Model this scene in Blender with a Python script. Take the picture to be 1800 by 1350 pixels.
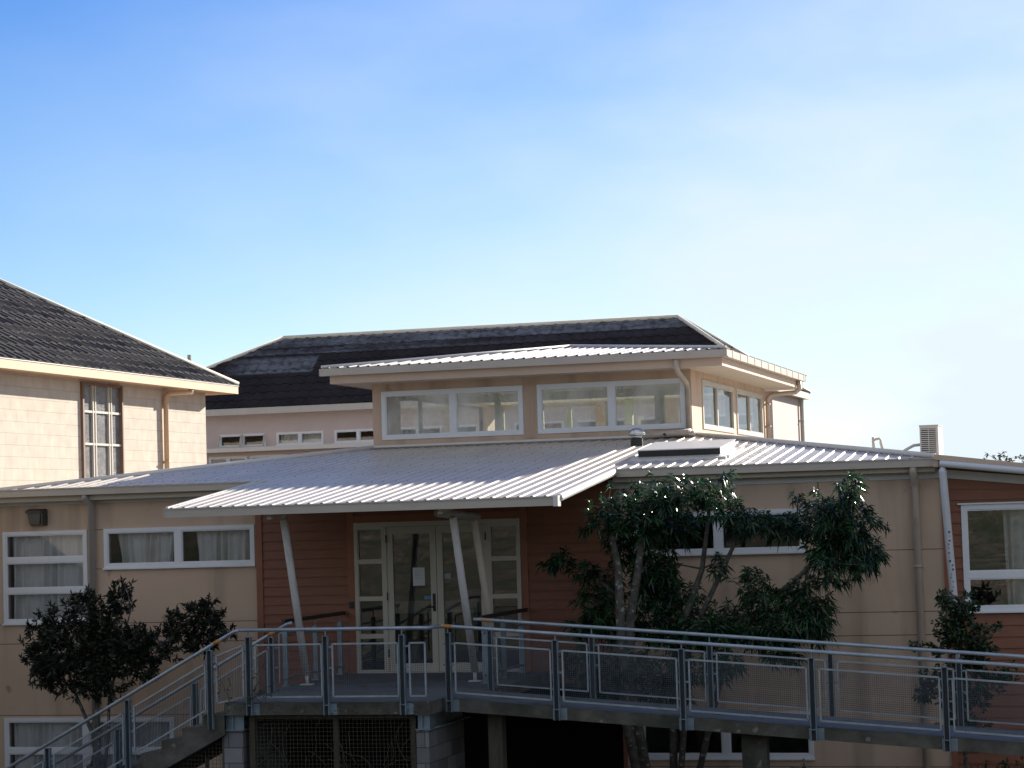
import bpy, bmesh, math, random
from mathutils import Vector, Matrix, noise as mnoise
R = math.radians
random.seed(7)
scene = bpy.context.scene
for o in list(bpy.data.objects):
    bpy.data.objects.remove(o)
COL = scene.collection

# ------------------------------------------------------------------ camera
cam_d = bpy.data.cameras.new("camera"); cam = bpy.data.objects.new("camera", cam_d); COL.objects.link(cam)
cam_d.sensor_width = 36.0; cam_d.sensor_fit = 'HORIZONTAL'; cam_d.lens = 79.37
cam_d.clip_start = 0.1; cam_d.clip_end = 8000
_r = Vector((0.96068749, 0.27600502, -0.0300128)); _u = Vector((0.04491227, -0.04781981, 0.99784576)); _f = Vector((-0.27397524, 0.95996588, 0.05833591))
CAMPOS = Vector((11.448524, -32.953796, 2.345657))
m3 = Matrix((_r, _u, -_f)).transposed()
cam.matrix_world = Matrix.Translation(CAMPOS) @ m3.to_4x4()
scene.camera = cam
# ------------------------------------------------------------------ world / sun
SUN_EL = R(19.4); SUN_AZ = R(22.8)           # azimuth from +Y towards +X
w = bpy.data.worlds.new("World"); scene.world = w; w.use_nodes = True
nt = w.node_tree; nt.nodes.clear()
wo = nt.nodes.new('ShaderNodeOutputWorld'); bg = nt.nodes.new('ShaderNodeBackground'); sky = nt.nodes.new('ShaderNodeTexSky')
sky.sky_type = 'NISHITA'; sky.sun_disc = False; sky.sun_elevation = SUN_EL; sky.sun_rotation = SUN_AZ
sky.air_density = 1.0; sky.dust_density = 0.2; sky.ozone_density = 3.0; sky.altitude = 50
bg.inputs['Strength'].default_value = 0.076
hs = nt.nodes.new('ShaderNodeHueSaturation'); hs.inputs['Saturation'].default_value = 1.42; hs.inputs['Hue'].default_value = 0.522
nt.links.new(sky.outputs[0], hs.inputs['Color'])
# broken pale cloud added behind the viewer as fill for the shaded facade (thins out to a few wisps in front)
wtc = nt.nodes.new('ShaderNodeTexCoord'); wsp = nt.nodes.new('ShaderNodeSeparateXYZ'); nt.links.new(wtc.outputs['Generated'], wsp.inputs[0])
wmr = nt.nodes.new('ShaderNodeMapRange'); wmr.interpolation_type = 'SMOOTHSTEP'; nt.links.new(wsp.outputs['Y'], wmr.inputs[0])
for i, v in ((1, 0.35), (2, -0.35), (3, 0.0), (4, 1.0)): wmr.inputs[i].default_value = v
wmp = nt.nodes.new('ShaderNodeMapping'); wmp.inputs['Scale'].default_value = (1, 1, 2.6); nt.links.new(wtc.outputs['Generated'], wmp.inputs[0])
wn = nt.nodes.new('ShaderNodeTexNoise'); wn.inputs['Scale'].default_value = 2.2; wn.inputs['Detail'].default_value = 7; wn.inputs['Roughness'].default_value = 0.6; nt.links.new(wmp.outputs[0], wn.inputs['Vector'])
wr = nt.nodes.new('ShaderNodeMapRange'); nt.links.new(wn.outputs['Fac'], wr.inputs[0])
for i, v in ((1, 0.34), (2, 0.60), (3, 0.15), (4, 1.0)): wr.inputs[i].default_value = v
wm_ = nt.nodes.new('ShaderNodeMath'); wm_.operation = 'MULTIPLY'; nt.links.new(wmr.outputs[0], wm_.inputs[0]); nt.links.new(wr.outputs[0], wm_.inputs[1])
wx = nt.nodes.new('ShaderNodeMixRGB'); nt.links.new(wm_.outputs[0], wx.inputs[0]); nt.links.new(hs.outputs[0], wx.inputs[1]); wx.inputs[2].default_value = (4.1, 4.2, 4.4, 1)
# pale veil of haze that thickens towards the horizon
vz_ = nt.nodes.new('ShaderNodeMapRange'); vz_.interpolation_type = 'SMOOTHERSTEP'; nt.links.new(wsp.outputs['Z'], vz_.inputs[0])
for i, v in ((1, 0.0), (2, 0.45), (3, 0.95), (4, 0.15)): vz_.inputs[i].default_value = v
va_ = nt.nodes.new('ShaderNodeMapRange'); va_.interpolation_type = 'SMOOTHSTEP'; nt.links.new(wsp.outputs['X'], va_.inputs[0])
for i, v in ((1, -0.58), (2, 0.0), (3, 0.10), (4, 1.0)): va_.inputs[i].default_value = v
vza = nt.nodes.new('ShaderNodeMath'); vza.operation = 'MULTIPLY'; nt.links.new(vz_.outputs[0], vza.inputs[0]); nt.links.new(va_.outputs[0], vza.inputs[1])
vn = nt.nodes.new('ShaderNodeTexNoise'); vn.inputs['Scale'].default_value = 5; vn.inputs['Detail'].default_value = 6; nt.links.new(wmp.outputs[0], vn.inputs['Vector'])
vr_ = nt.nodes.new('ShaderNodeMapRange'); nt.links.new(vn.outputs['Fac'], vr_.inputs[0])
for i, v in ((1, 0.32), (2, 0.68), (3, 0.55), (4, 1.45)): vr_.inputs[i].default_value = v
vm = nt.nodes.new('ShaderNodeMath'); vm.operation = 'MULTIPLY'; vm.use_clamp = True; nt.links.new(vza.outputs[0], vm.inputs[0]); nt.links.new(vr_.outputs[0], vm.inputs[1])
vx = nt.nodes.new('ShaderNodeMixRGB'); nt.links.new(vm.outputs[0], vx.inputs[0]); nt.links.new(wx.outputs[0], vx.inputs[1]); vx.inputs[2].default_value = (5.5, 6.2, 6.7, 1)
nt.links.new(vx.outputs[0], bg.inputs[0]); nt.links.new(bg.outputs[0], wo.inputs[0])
sd = bpy.data.lights.new("sun", 'SUN'); sd.energy = 5.0; sd.angle = R(0.53); sd.color = (1.0, 0.92, 0.80)
so = bpy.data.objects.new("sun", sd); COL.objects.link(so)
sdir = Vector((math.sin(SUN_AZ)*math.cos(SUN_EL), math.cos(SUN_AZ)*math.cos(SUN_EL), math.sin(SUN_EL)))
so.rotation_euler = sdir.to_track_quat('Z', 'Y').to_euler(); so.location = (20, 40, 30)
scene.view_settings.view_transform = 'Standard'; scene.view_settings.look = 'None'
scene.view_settings.gamma = 1.0; scene.view_settings.exposure = 1.0; scene.view_settings.use_curve_mapping = False

# ------------------------------------------------------------------ materials
def newmat(name):
    m = bpy.data.materials.new(name); m.use_nodes = True
    return m, m.node_tree, m.node_tree.nodes['Principled BSDF']
def mat(name, col, rough=0.6, metal=0.0, var=0.12, scale=3.0, bump=0.0, bscale=60.0, spots=None, spec=0.5, stretch=(1, 1, 1), streak=None):
    m, t, b = newmat(name); N = t.nodes; L = t.links
    tc = N.new('ShaderNodeTexCoord'); mp = N.new('ShaderNodeMapping'); mp.inputs['Scale'].default_value = stretch
    L.new(tc.outputs['Object'], mp.inputs[0])
    n = N.new('ShaderNodeTexNoise'); n.inputs['Scale'].default_value = scale; n.inputs['Detail'].default_value = 6; n.inputs['Roughness'].default_value = 0.65
    L.new(mp.outputs[0], n.inputs['Vector'])
    r = N.new('ShaderNodeValToRGB'); r.color_ramp.elements[0].position = 0.3; r.color_ramp.elements[1].position = 0.7
    r.color_ramp.elements[0].color = tuple(c*(1-var) for c in col)+(1,); r.color_ramp.elements[1].color = tuple(min(1, c*(1+var)) for c in col)+(1,)
    L.new(n.outputs['Fac'], r.inputs[0]); out = r.outputs[0]
    if streak:                                    # dirt runs: stretched noise
        mp2 = N.new('ShaderNodeMapping'); mp2.inputs['Scale'].default_value = streak[2]; L.new(tc.outputs['Object'], mp2.inputs[0])
        n3 = N.new('ShaderNodeTexNoise'); n3.inputs['Scale'].default_value = 1.0; n3.inputs['Detail'].default_value = 5; L.new(mp2.outputs[0], n3.inputs['Vector'])
        r3 = N.new('ShaderNodeValToRGB'); r3.color_ramp.elements[0].position = streak[3]; r3.color_ramp.elements[1].position = streak[3]+0.22
        r3.color_ramp.elements[0].color = (0, 0, 0, 1); r3.color_ramp.elements[1].color = (streak[1],)*3+(1,)
        L.new(n3.outputs['Fac'], r3.inputs[0])
        mx = N.new('ShaderNodeMixRGB'); L.new(r3.outputs[0], mx.inputs[0]); L.new(out, mx.inputs[1]); mx.inputs[2].default_value = streak[0]+(1,); out = mx.outputs[0]
    if spots:                                     # lichen / dirt specks
        n2 = N.new('ShaderNodeTexNoise'); n2.inputs['Scale'].default_value = spots[1]; n2.inputs['Detail'].default_value = 3; L.new(tc.outputs['Object'], n2.inputs['Vector'])
        r2 = N.new('ShaderNodeValToRGB'); r2.color_ramp.elements[0].position = spots[2]; r2.color_ramp.elements[1].position = spots[2]+0.06
        r2.color_ramp.elements[0].color = (0, 0, 0, 1); r2.color_ramp.elements[1].color = (1, 1, 1, 1)
        L.new(n2.outputs['Fac'], r2.inputs[0])
        mx = N.new('ShaderNodeMixRGB'); L.new(r2.outputs[0], mx.inputs[0]); L.new(out, mx.inputs[1]); mx.inputs[2].default_value = spots[0]+(1,); out = mx.outputs[0]
    L.new(out, b.inputs['Base Color'])
    b.inputs['Roughness'].default_value = rough; b.inputs['Metallic'].default_value = metal; b.inputs['Specular IOR Level'].default_value = spec
    if bump:
        nb = N.new('ShaderNodeTexNoise'); nb.inputs['Scale'].default_value = bscale; nb.inputs['Detail'].default_value = 4; L.new(tc.outputs['Object'], nb.inputs['Vector'])
        bp = N.new('ShaderNodeBump'); bp.inputs['Strength'].default_value = bump; bp.inputs['Distance'].default_value = 0.02; L.new(nb.outputs['Fac'], bp.inputs['Height']); L.new(bp.outputs[0], b.inputs['Normal'])
    return m
def glassmat(name, tint=(0.8, 0.85, 0.82), refl=0.1, dirt_haze=0.0, dcol=(0.5, 0.5, 0.45)):
    m, t, b = newmat(name); N = t.nodes; L = t.links; N.remove(b)
    out = N['Material Output']; tr = N.new('ShaderNodeBsdfTransparent'); tr.inputs[0].default_value = tint+(1,)
    gl = N.new('ShaderNodeBsdfGlossy'); gl.inputs['Roughness'].default_value = 0.015; gl.inputs[0].default_value = (0.95, 0.97, 1, 1)
    lw = N.new('ShaderNodeFresnel'); lw.inputs['IOR'].default_value = 1.5
    ma = N.new('ShaderNodeMath'); ma.operation = 'ADD'; ma.inputs[1].default_value = refl; L.new(lw.outputs[0], ma.inputs[0]); ma.use_clamp = True
    tc = N.new('ShaderNodeTexCoord'); nb = N.new('ShaderNodeTexNoise'); nb.inputs['Scale'].default_value = 0.9; L.new(tc.outputs['Object'], nb.inputs['Vector'])
    bp = N.new('ShaderNodeBump'); bp.inputs['Strength'].default_value = 0.02; bp.inputs['Distance'].default_value = 0.05; L.new(nb.outputs['Fac'], bp.inputs['Height']); L.new(bp.outputs[0], gl.inputs['Normal'])
    mx = N.new('ShaderNodeMixShader'); L.new(ma.outputs[0], mx.inputs[0]); L.new(tr.outputs[0], mx.inputs[1]); L.new(gl.outputs[0], mx.inputs[2])
    fin = mx.outputs[0]
    if dirt_haze:
        df = N.new('ShaderNodeBsdfDiffuse'); df.inputs[0].default_value = dcol+(1,)
        mp = N.new('ShaderNodeMapping'); mp.inputs['Scale'].default_value = (1.3, 1.3, 0.7); L.new(tc.outputs['Object'], mp.inputs[0])
        n2 = N.new('ShaderNodeTexNoise'); n2.inputs['Scale'].default_value = 2.0; n2.inputs['Detail'].default_value = 6; L.new(mp.outputs[0], n2.inputs['Vector'])
        mr = N.new('ShaderNodeMapRange'); mr.inputs[1].default_value = 0.35; mr.inputs[2].default_value = 0.75; mr.inputs[3].default_value = dirt_haze*0.5; mr.inputs[4].default_value = dirt_haze*1.4; L.new(n2.outputs['Fac'], mr.inputs[0])
        m2 = N.new('ShaderNodeMixShader'); L.new(mr.outputs[0], m2.inputs[0]); L.new(fin, m2.inputs[1]); L.new(df.outputs[0], m2.inputs[2]); fin = m2.outputs[0]
    L.new(fin, out.inputs[0])
    return m
def leafmat(name, col, rough=0.35, var=0.5, trans=0.25):
    m, t, b = newmat(name); N = t.nodes; L = t.links
    tc = N.new('ShaderNodeTexCoord'); n = N.new('ShaderNodeTexNoise'); n.inputs['Scale'].default_value = 3.5; n.inputs['Detail'].default_value = 5
    L.new(tc.outputs['Object'], n.inputs['Vector'])
    r = N.new('ShaderNodeValToRGB'); r.color_ramp.elements[0].position = 0.3; r.color_ramp.elements[1].position = 0.72
    r.color_ramp.elements[0].color = tuple(c*(1-var) for c in col)+(1,); r.color_ramp.elements[1].color = (col[0]*(1+var*1.2), col[1]*(1+var), col[2]*(1+var*0.5), 1)
    L.new(n.outputs['Fac'], r.inputs[0]); L.new(r.outputs[0], b.inputs['Base Color']); b.inputs['Roughness'].default_value = rough
    ge = N.new('ShaderNodeNewGeometry'); rr = N.new('ShaderNodeValToRGB'); rr.color_ramp.elements[0].color = (0.35, 0.38, 0.40, 1); rr.color_ramp.elements[1].color = (1.9, 1.7, 1.2, 1)
    k = rr.color_ramp.elements.new(0.6); k.color = (0.85, 0.95, 0.95, 1); L.new(ge.outputs['Random Per Island'], rr.inputs[0])
    mu = N.new('ShaderNodeMixRGB'); mu.blend_type = 'MULTIPLY'; mu.inputs[0].default_value = 1; L.new(r.outputs[0], mu.inputs[1]); L.new(rr.outputs[0], mu.inputs[2]); r = mu; L.new(mu.outputs[0], b.inputs['Base Color'])
    tl = N.new('ShaderNodeBsdfTranslucent'); L.new(r.outputs[0], tl.inputs[0]); mx = N.new('ShaderNodeMixShader'); mx.inputs[0].default_value = trans
    L.new(b.outputs[0], mx.inputs[1]); L.new(tl.outputs[0], mx.inputs[2]); L.new(mx.outputs[0], N['Material Output'].inputs[0])
    return m
def blockmat(name, col, mort, bw, bh, msize, var=0.05, axes='YZ', rough=0.8):
    m, t, b = newmat(name); N = t.nodes; L = t.links
    tc = N.new('ShaderNodeTexCoord'); sp = N.new('ShaderNodeSeparateXYZ'); cb = N.new('ShaderNodeCombineXYZ'); L.new(tc.outputs['Object'], sp.inputs[0])
    L.new(sp.outputs['XYZ'.index(axes[0])], cb.inputs[0]); L.new(sp.outputs['XYZ'.index(axes[1])], cb.inputs[1])
    br = N.new('ShaderNodeTexBrick'); br.inputs['Scale'].default_value = 1; br.inputs['Brick Width'].default_value = bw; br.inputs['Row Height'].default_value = bh
    br.inputs['Mortar Size'].default_value = msize; br.inputs['Mortar Smooth'].default_value = 0.1; br.inputs['Bias'].default_value = 0.0
    br.inputs[1].default_value = tuple(c*(1-var) for c in col)+(1,); br.inputs[2].default_value = tuple(c*(1+var) for c in col)+(1,); br.inputs[3].default_value = mort+(1,)
    L.new(cb.outputs[0], br.inputs[0])
    n = N.new('ShaderNodeTexNoise'); n.inputs['Scale'].default_value = 4; n.inputs['Detail'].default_value = 6; L.new(tc.outputs['Object'], n.inputs[0])
    mr = N.new('ShaderNodeMapRange'); mr.inputs[1].default_value = 0.3; mr.inputs[2].default_value = 0.7; mr.inputs[3].default_value = 0.88; mr.inputs[4].default_value = 1.06; L.new(n.outputs['Fac'], mr.inputs[0])
    mu = N.new('ShaderNodeMixRGB'); mu.blend_type = 'MULTIPLY'; mu.inputs[0].default_value = 1; L.new(br.outputs[0], mu.inputs[1]); L.new(mr.outputs[0], mu.inputs[2])
    L.new(mu.outputs[0], b.inputs['Base Color']); b.inputs['Roughness'].default_value = rough
    bp = N.new('ShaderNodeBump'); bp.inputs['Strength'].default_value = 0.6; bp.inputs['Distance'].default_value = 0.01; bp.invert = True; L.new(br.outputs['Fac'], bp.inputs['Height']); L.new(bp.outputs[0], b.inputs['Normal'])
    return m

M = {}
M['beige'] = mat('beige_paint', (0.60, 0.445, 0.325), 0.75, var=0.05, scale=1.5, bump=0.25, bscale=120, streak=((0.27, 0.205, 0.145), 0.55, (2.6, 2.6, 0.28), 0.50), spots=((0.36, 0.28, 0.21), 2.2, 0.66))
M['joint'] = mat('panel_joint', (0.10, 0.07, 0.05), 0.9)  # dark line along the panel joints
M['red'] = mat('red_boards', (0.235, 0.092, 0.05), 0.6, var=0.12, scale=2.5, stretch=(1, 1, 5), bump=0.1)
M['redtrim'] = mat('red_trim', (0.29, 0.115, 0.062), 0.6)
M['fascia'] = mat('fascia_cream', (0.52, 0.485, 0.43), 0.5, var=0.05, streak=((0.30, 0.27, 0.22), 0.3, (4, 4, 0.6), 0.55))
M['gutter'] = mat('gutter_steel', (0.47, 0.42, 0.36), 0.4, var=0.04, scale=1.2, streak=((0.28, 0.25, 0.21), 0.35, (2.2, 2.2, 9), 0.55))
M['band'] = mat('band_trim', (0.60, 0.61, 0.61), 0.5, var=0.05)
M['cornice'] = mat('clerestory_fascia', (0.58, 0.44, 0.33), 0.6, var=0.04)
M['soffit'] = mat('soffit_board', (0.56, 0.49, 0.40), 0.7, var=0.04)
M['roof'] = mat('roof_steel', (0.50, 0.45, 0.395), 0.38, spec=0.5, var=0.10, scale=0.8, spots=((0.30, 0.27, 0.23), 34, 0.70), streak=((0.40, 0.36, 0.32), 0.5, (3, 0.5, 1), 0.5))
M['screw'] = mat('screw_head', (0.16, 0.15, 0.14), 0.6)
M['cap'] = mat('ridge_cap_steel', (0.68, 0.65, 0.61), 0.45, var=0.05)
M['tile'] = mat('dark_roof_tile', (0.034, 0.029, 0.030), 0.75, var=0.45, scale=1.4, bump=0.2, bscale=40, spots=((0.11, 0.10, 0.09), 13, 0.63))
def tile2mat():
    m, t, b = newmat('mossy_roof_tile'); N = t.nodes; L = t.links
    tc = N.new('ShaderNodeTexCoord'); sp = N.new('ShaderNodeSeparateXYZ'); L.new(tc.outputs['Object'], sp.inputs[0])
    n = N.new('ShaderNodeTexNoise'); n.inputs['Scale'].default_value = 1.6; n.inputs['Detail'].default_value = 8; L.new(tc.outputs['Object'], n.inputs[0])
    r = N.new('ShaderNodeValToRGB'); r.color_ramp.elements[0].position = 0.3; r.color_ramp.elements[1].position = 0.7
    r.color_ramp.elements[0].color = (0.017, 0.014, 0.016, 1); r.color_ramp.elements[1].color = (0.034, 0.027, 0.027, 1); L.new(n.outputs['Fac'], r.inputs[0])
    def mth(op, a, b_=None, c=False):
        q = N.new('ShaderNodeMath'); q.operation = op; q.use_clamp = c
        for i, v in enumerate((a, b_)):
            if v is None: continue
            if isinstance(v, (int, float)): q.inputs[i].default_value = v
            else: L.new(v, q.inputs[i])
        return q.outputs[0]
    def rng(v, a0, a1, b0, b1):
        q = N.new('ShaderNodeMapRange'); q.interpolation_type = 'SMOOTHSTEP'; L.new(v, q.inputs[0])
        for i, x in enumerate((a0, a1, b0, b1)): q.inputs[i+1].default_value = x
        return q.outputs[0]
    mp = N.new('ShaderNodeMapping'); mp.inputs['Scale'].default_value = (0.5, 1.5, 5); L.new(tc.outputs['Object'], mp.inputs[0])
    n2 = N.new('ShaderNodeTexNoise'); n2.inputs['Scale'].default_value = 1.0; n2.inputs['Detail'].default_value = 5; L.new(mp.outputs[0], n2.inputs[0])
    n3 = N.new('ShaderNodeTexNoise'); n3.inputs['Scale'].default_value = 6.0; n3.inputs['Detail'].default_value = 6; L.new(tc.outputs['Object'], n3.inputs[0])
    zz = sp.outputs['Z']; xx = sp.outputs['X']
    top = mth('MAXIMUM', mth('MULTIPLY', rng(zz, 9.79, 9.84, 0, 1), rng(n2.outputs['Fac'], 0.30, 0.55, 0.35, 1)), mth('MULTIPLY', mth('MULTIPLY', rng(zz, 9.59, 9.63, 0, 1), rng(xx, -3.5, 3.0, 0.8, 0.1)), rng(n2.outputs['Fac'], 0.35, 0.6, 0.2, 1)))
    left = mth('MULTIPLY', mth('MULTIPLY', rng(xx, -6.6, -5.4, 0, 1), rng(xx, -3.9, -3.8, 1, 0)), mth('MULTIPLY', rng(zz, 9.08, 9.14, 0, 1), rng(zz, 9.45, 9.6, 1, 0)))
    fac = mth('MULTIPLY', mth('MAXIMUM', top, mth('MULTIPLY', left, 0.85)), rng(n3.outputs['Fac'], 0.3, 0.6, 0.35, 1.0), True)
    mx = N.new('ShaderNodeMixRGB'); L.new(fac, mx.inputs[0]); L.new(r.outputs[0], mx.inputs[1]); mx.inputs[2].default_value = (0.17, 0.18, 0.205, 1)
    L.new(mx.outputs[0], b.inputs['Base Color']); b.inputs['Roughness'].default_value = 0.85; b.inputs['Specular IOR Level'].default_value = 0.2
    return m
M['tile2'] = tile2mat()
M['tile_edge'] = mat('tile_edge_lichen_glint', (0.085, 0.08, 0.075), 0.9, var=0.6, scale=9, spots=((0.30, 0.28, 0.26), 16, 0.60))  # lichen flecks, lightened to stand in for sun glints on the butt ends
M['ridge'] = mat('sunlit_ridge', (0.80, 0.73, 0.60), 0.8)  # colour lightened so the ridge caps carry a sunlit rim
M['white'] = mat('white_aluminium', (0.74, 0.76, 0.78), 0.4, var=0.03)
M['cream'] = mat('cream_aluminium', (0.52, 0.49, 0.41), 0.45, var=0.03)
M['glass'] = glassmat('window_glass', tint=(0.93, 0.95, 0.94), refl=0.05)
M['glass_hi'] = glassmat('upper_glass', tint=(0.97, 0.98, 0.96), refl=0.03, dirt_haze=0.48, dcol=(0.88, 0.90, 0.85))  # pale haze put into the upper panes to brighten them
M['glass_side'] = glassmat('side_glass', tint=(0.66, 0.70, 0.70), refl=0.015, dirt_haze=0.16, dcol=(0.14, 0.16, 0.165))
M['glass_door'] = glassmat('door_glass', tint=(0.65, 0.68, 0.64), refl=0.085, dirt_haze=0.03)
M['glass_wing'] = glassmat('wing_glass', tint=(0.8, 0.84, 0.82), refl=0.16)
M['leadlight'] = mat('leadlight_glass', (0.20, 0.20, 0.205), 0.25, var=0.35, scale=7, bump=0.4, bscale=30, stretch=(1, 1, 1))
M['curtain'] = mat('sheer_curtain', (0.74, 0.72, 0.70), 0.9, var=0.05)
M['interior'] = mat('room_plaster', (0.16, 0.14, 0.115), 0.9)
M['void'] = mat('subfloor_shade', (0.02, 0.019, 0.018), 1.0)  # near black: the darkness below the floor is put into the colour
M['hall'] = mat('hall_plaster', (0.88, 0.88, 0.80), 0.9, var=0.04)
M['green'] = mat('green_paint', (0.42, 0.47, 0.22), 0.7, var=0.04)
M['floor'] = mat('room_floor', (0.16, 0.13, 0.10), 0.8)
M['pale'] = mat('pale_render', (0.60, 0.50, 0.465), 0.85, var=0.04, streak=((0.40, 0.33, 0.29), 0.3, (1.5, 1.5, 0.5), 0.55))
M['chapel'] = blockmat('painted_block', (0.56, 0.49, 0.405), (0.46, 0.39, 0.31), 0.395, 0.2, 0.005, 0.03)
M['peach'] = mat('peach_fascia', (0.62, 0.41, 0.25), 0.6, var=0.06)
M['brown'] = mat('brown_timber', (0.20, 0.12, 0.085), 0.7)
M['pipe'] = mat('downpipe_paint', (0.47, 0.40, 0.33), 0.5, var=0.07, streak=((0.2, 0.16, 0.13), 0.5, (9, 9, 2), 0.56))
M['greypipe'] = mat('grey_downpipe', (0.40, 0.36, 0.33), 0.5, var=0.05)
M['polewhite'] = mat('white_pole_paint', (0.62, 0.61, 0.59), 0.4, var=0.05, streak=((0.32, 0.29, 0.25), 0.5, (14, 14, 1.6), 0.56))
M['polespot'] = mat('flaking_pole_paint', (0.60, 0.62, 0.65), 0.4, var=0.04)
M['flake'] = mat('flaked_patch', (0.05, 0.06, 0.08), 0.8)
M['steel2'] = mat('galvanised_tube', (0.33, 0.385, 0.42), 0.38, 0.35, var=0.2, scale=6, spots=((0.20, 0.16, 0.12), 22, 0.68))
M['steel'] = mat('galvanised_steel', (0.21, 0.265, 0.30), 0.40, 0.45, var=0.22, scale=5, spots=((0.16, 0.13, 0.10), 20, 0.68))
M['webdark'] = mat('shaded_channel_web', (0.05, 0.06, 0.07), 0.7, 0.2)  # dark tone paints the shade inside the post channel
M['mesh'] = mat('galvanised_wire', (0.085, 0.10, 0.12), 0.6, 0.3)
M['orange'] = mat('orange_tape', (0.42, 0.19, 0.04), 0.6)
M['darkrail'] = mat('dark_timber_rail', (0.035, 0.022, 0.022), 0.5)
M['concrete'] = mat('stained_concrete', (0.095, 0.09, 0.075), 0.9, var=0.4, scale=3, bump=0.5, bscale=25, streak=((0.035, 0.042, 0.024), 0.9, (1.6, 1.6, 1.6), 0.46), spots=((0.19, 0.18, 0.16), 8, 0.66))
M['deck'] = mat('walkway_surface', (0.095, 0.112, 0.128), 0.8, var=0.25, scale=1.6, bump=0.3, bscale=60, spots=((0.06, 0.07, 0.045), 3, 0.60))
M['block'] = blockmat('pier_block', (0.20, 0.20, 0.20), (0.07, 0.07, 0.065), 0.39, 0.2, 0.006, 0.30, 'XZ')
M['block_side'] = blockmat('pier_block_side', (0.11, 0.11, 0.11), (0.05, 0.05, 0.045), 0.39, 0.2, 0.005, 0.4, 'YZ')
M['timber'] = mat('weathered_timber', (0.085, 0.075, 0.055), 0.9, var=0.3, stretch=(6, 6, 1))
M['bark'] = mat('grey_bark', (0.085, 0.078, 0.066), 0.9, var=0.6, scale=9, bump=0.8, bscale=40, spots=((0.30, 0.29, 0.27), 14, 0.60))
M['twig'] = mat('dry_twig', (0.07, 0.065, 0.04), 0.9)
M['leaf'] = leafmat('oleander_leaf', (0.024, 0.070, 0.034), 0.26, 0.6, 0.3)
M['leafdark'] = leafmat('dark_leaf', (0.014, 0.024, 0.014), 0.6, 0.5, 0.15)
M['leafround'] = leafmat('glossy_leaf', (0.026, 0.058, 0.024), 0.32, 0.5)
M['leaffar'] = leafmat('far_leaf', (0.07, 0.07, 0.035), 0.6, 0.5, 0.3)
M['ac'] = mat('unit_casing', (0.60, 0.56, 0.50), 0.5, var=0.03)
M['black'] = mat('black_plastic', (0.02, 0.02, 0.02), 0.5)
M['darkgrey'] = mat('lamp_housing', (0.045, 0.042, 0.038), 0.5)
M['lampglass'] = mat('lamp_lens', (0.11, 0.105, 0.085), 0.25, var=0.3)
M['chrome'] = mat('bright_cowl', (0.62, 0.62, 0.62), 0.22, 0.9)
M['paper'] = mat('white_paper', (0.66, 0.67, 0.70), 0.8, var=0.03)
M['ink'] = mat('faint_print', (0.36, 0.38, 0.44), 0.8)
M['blue'] = mat('blue_sticker', (0.10, 0.28, 0.45), 0.6)
M['teal'] = mat('pale_sticker', (0.30, 0.40, 0.38), 0.6)
M['frost'] = mat('frosted_band', (0.20, 0.22, 0.20), 0.6)
M['skyl'] = mat('skylight_sheet', (0.74, 0.71, 0.67), 0.35, var=0.04)

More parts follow.
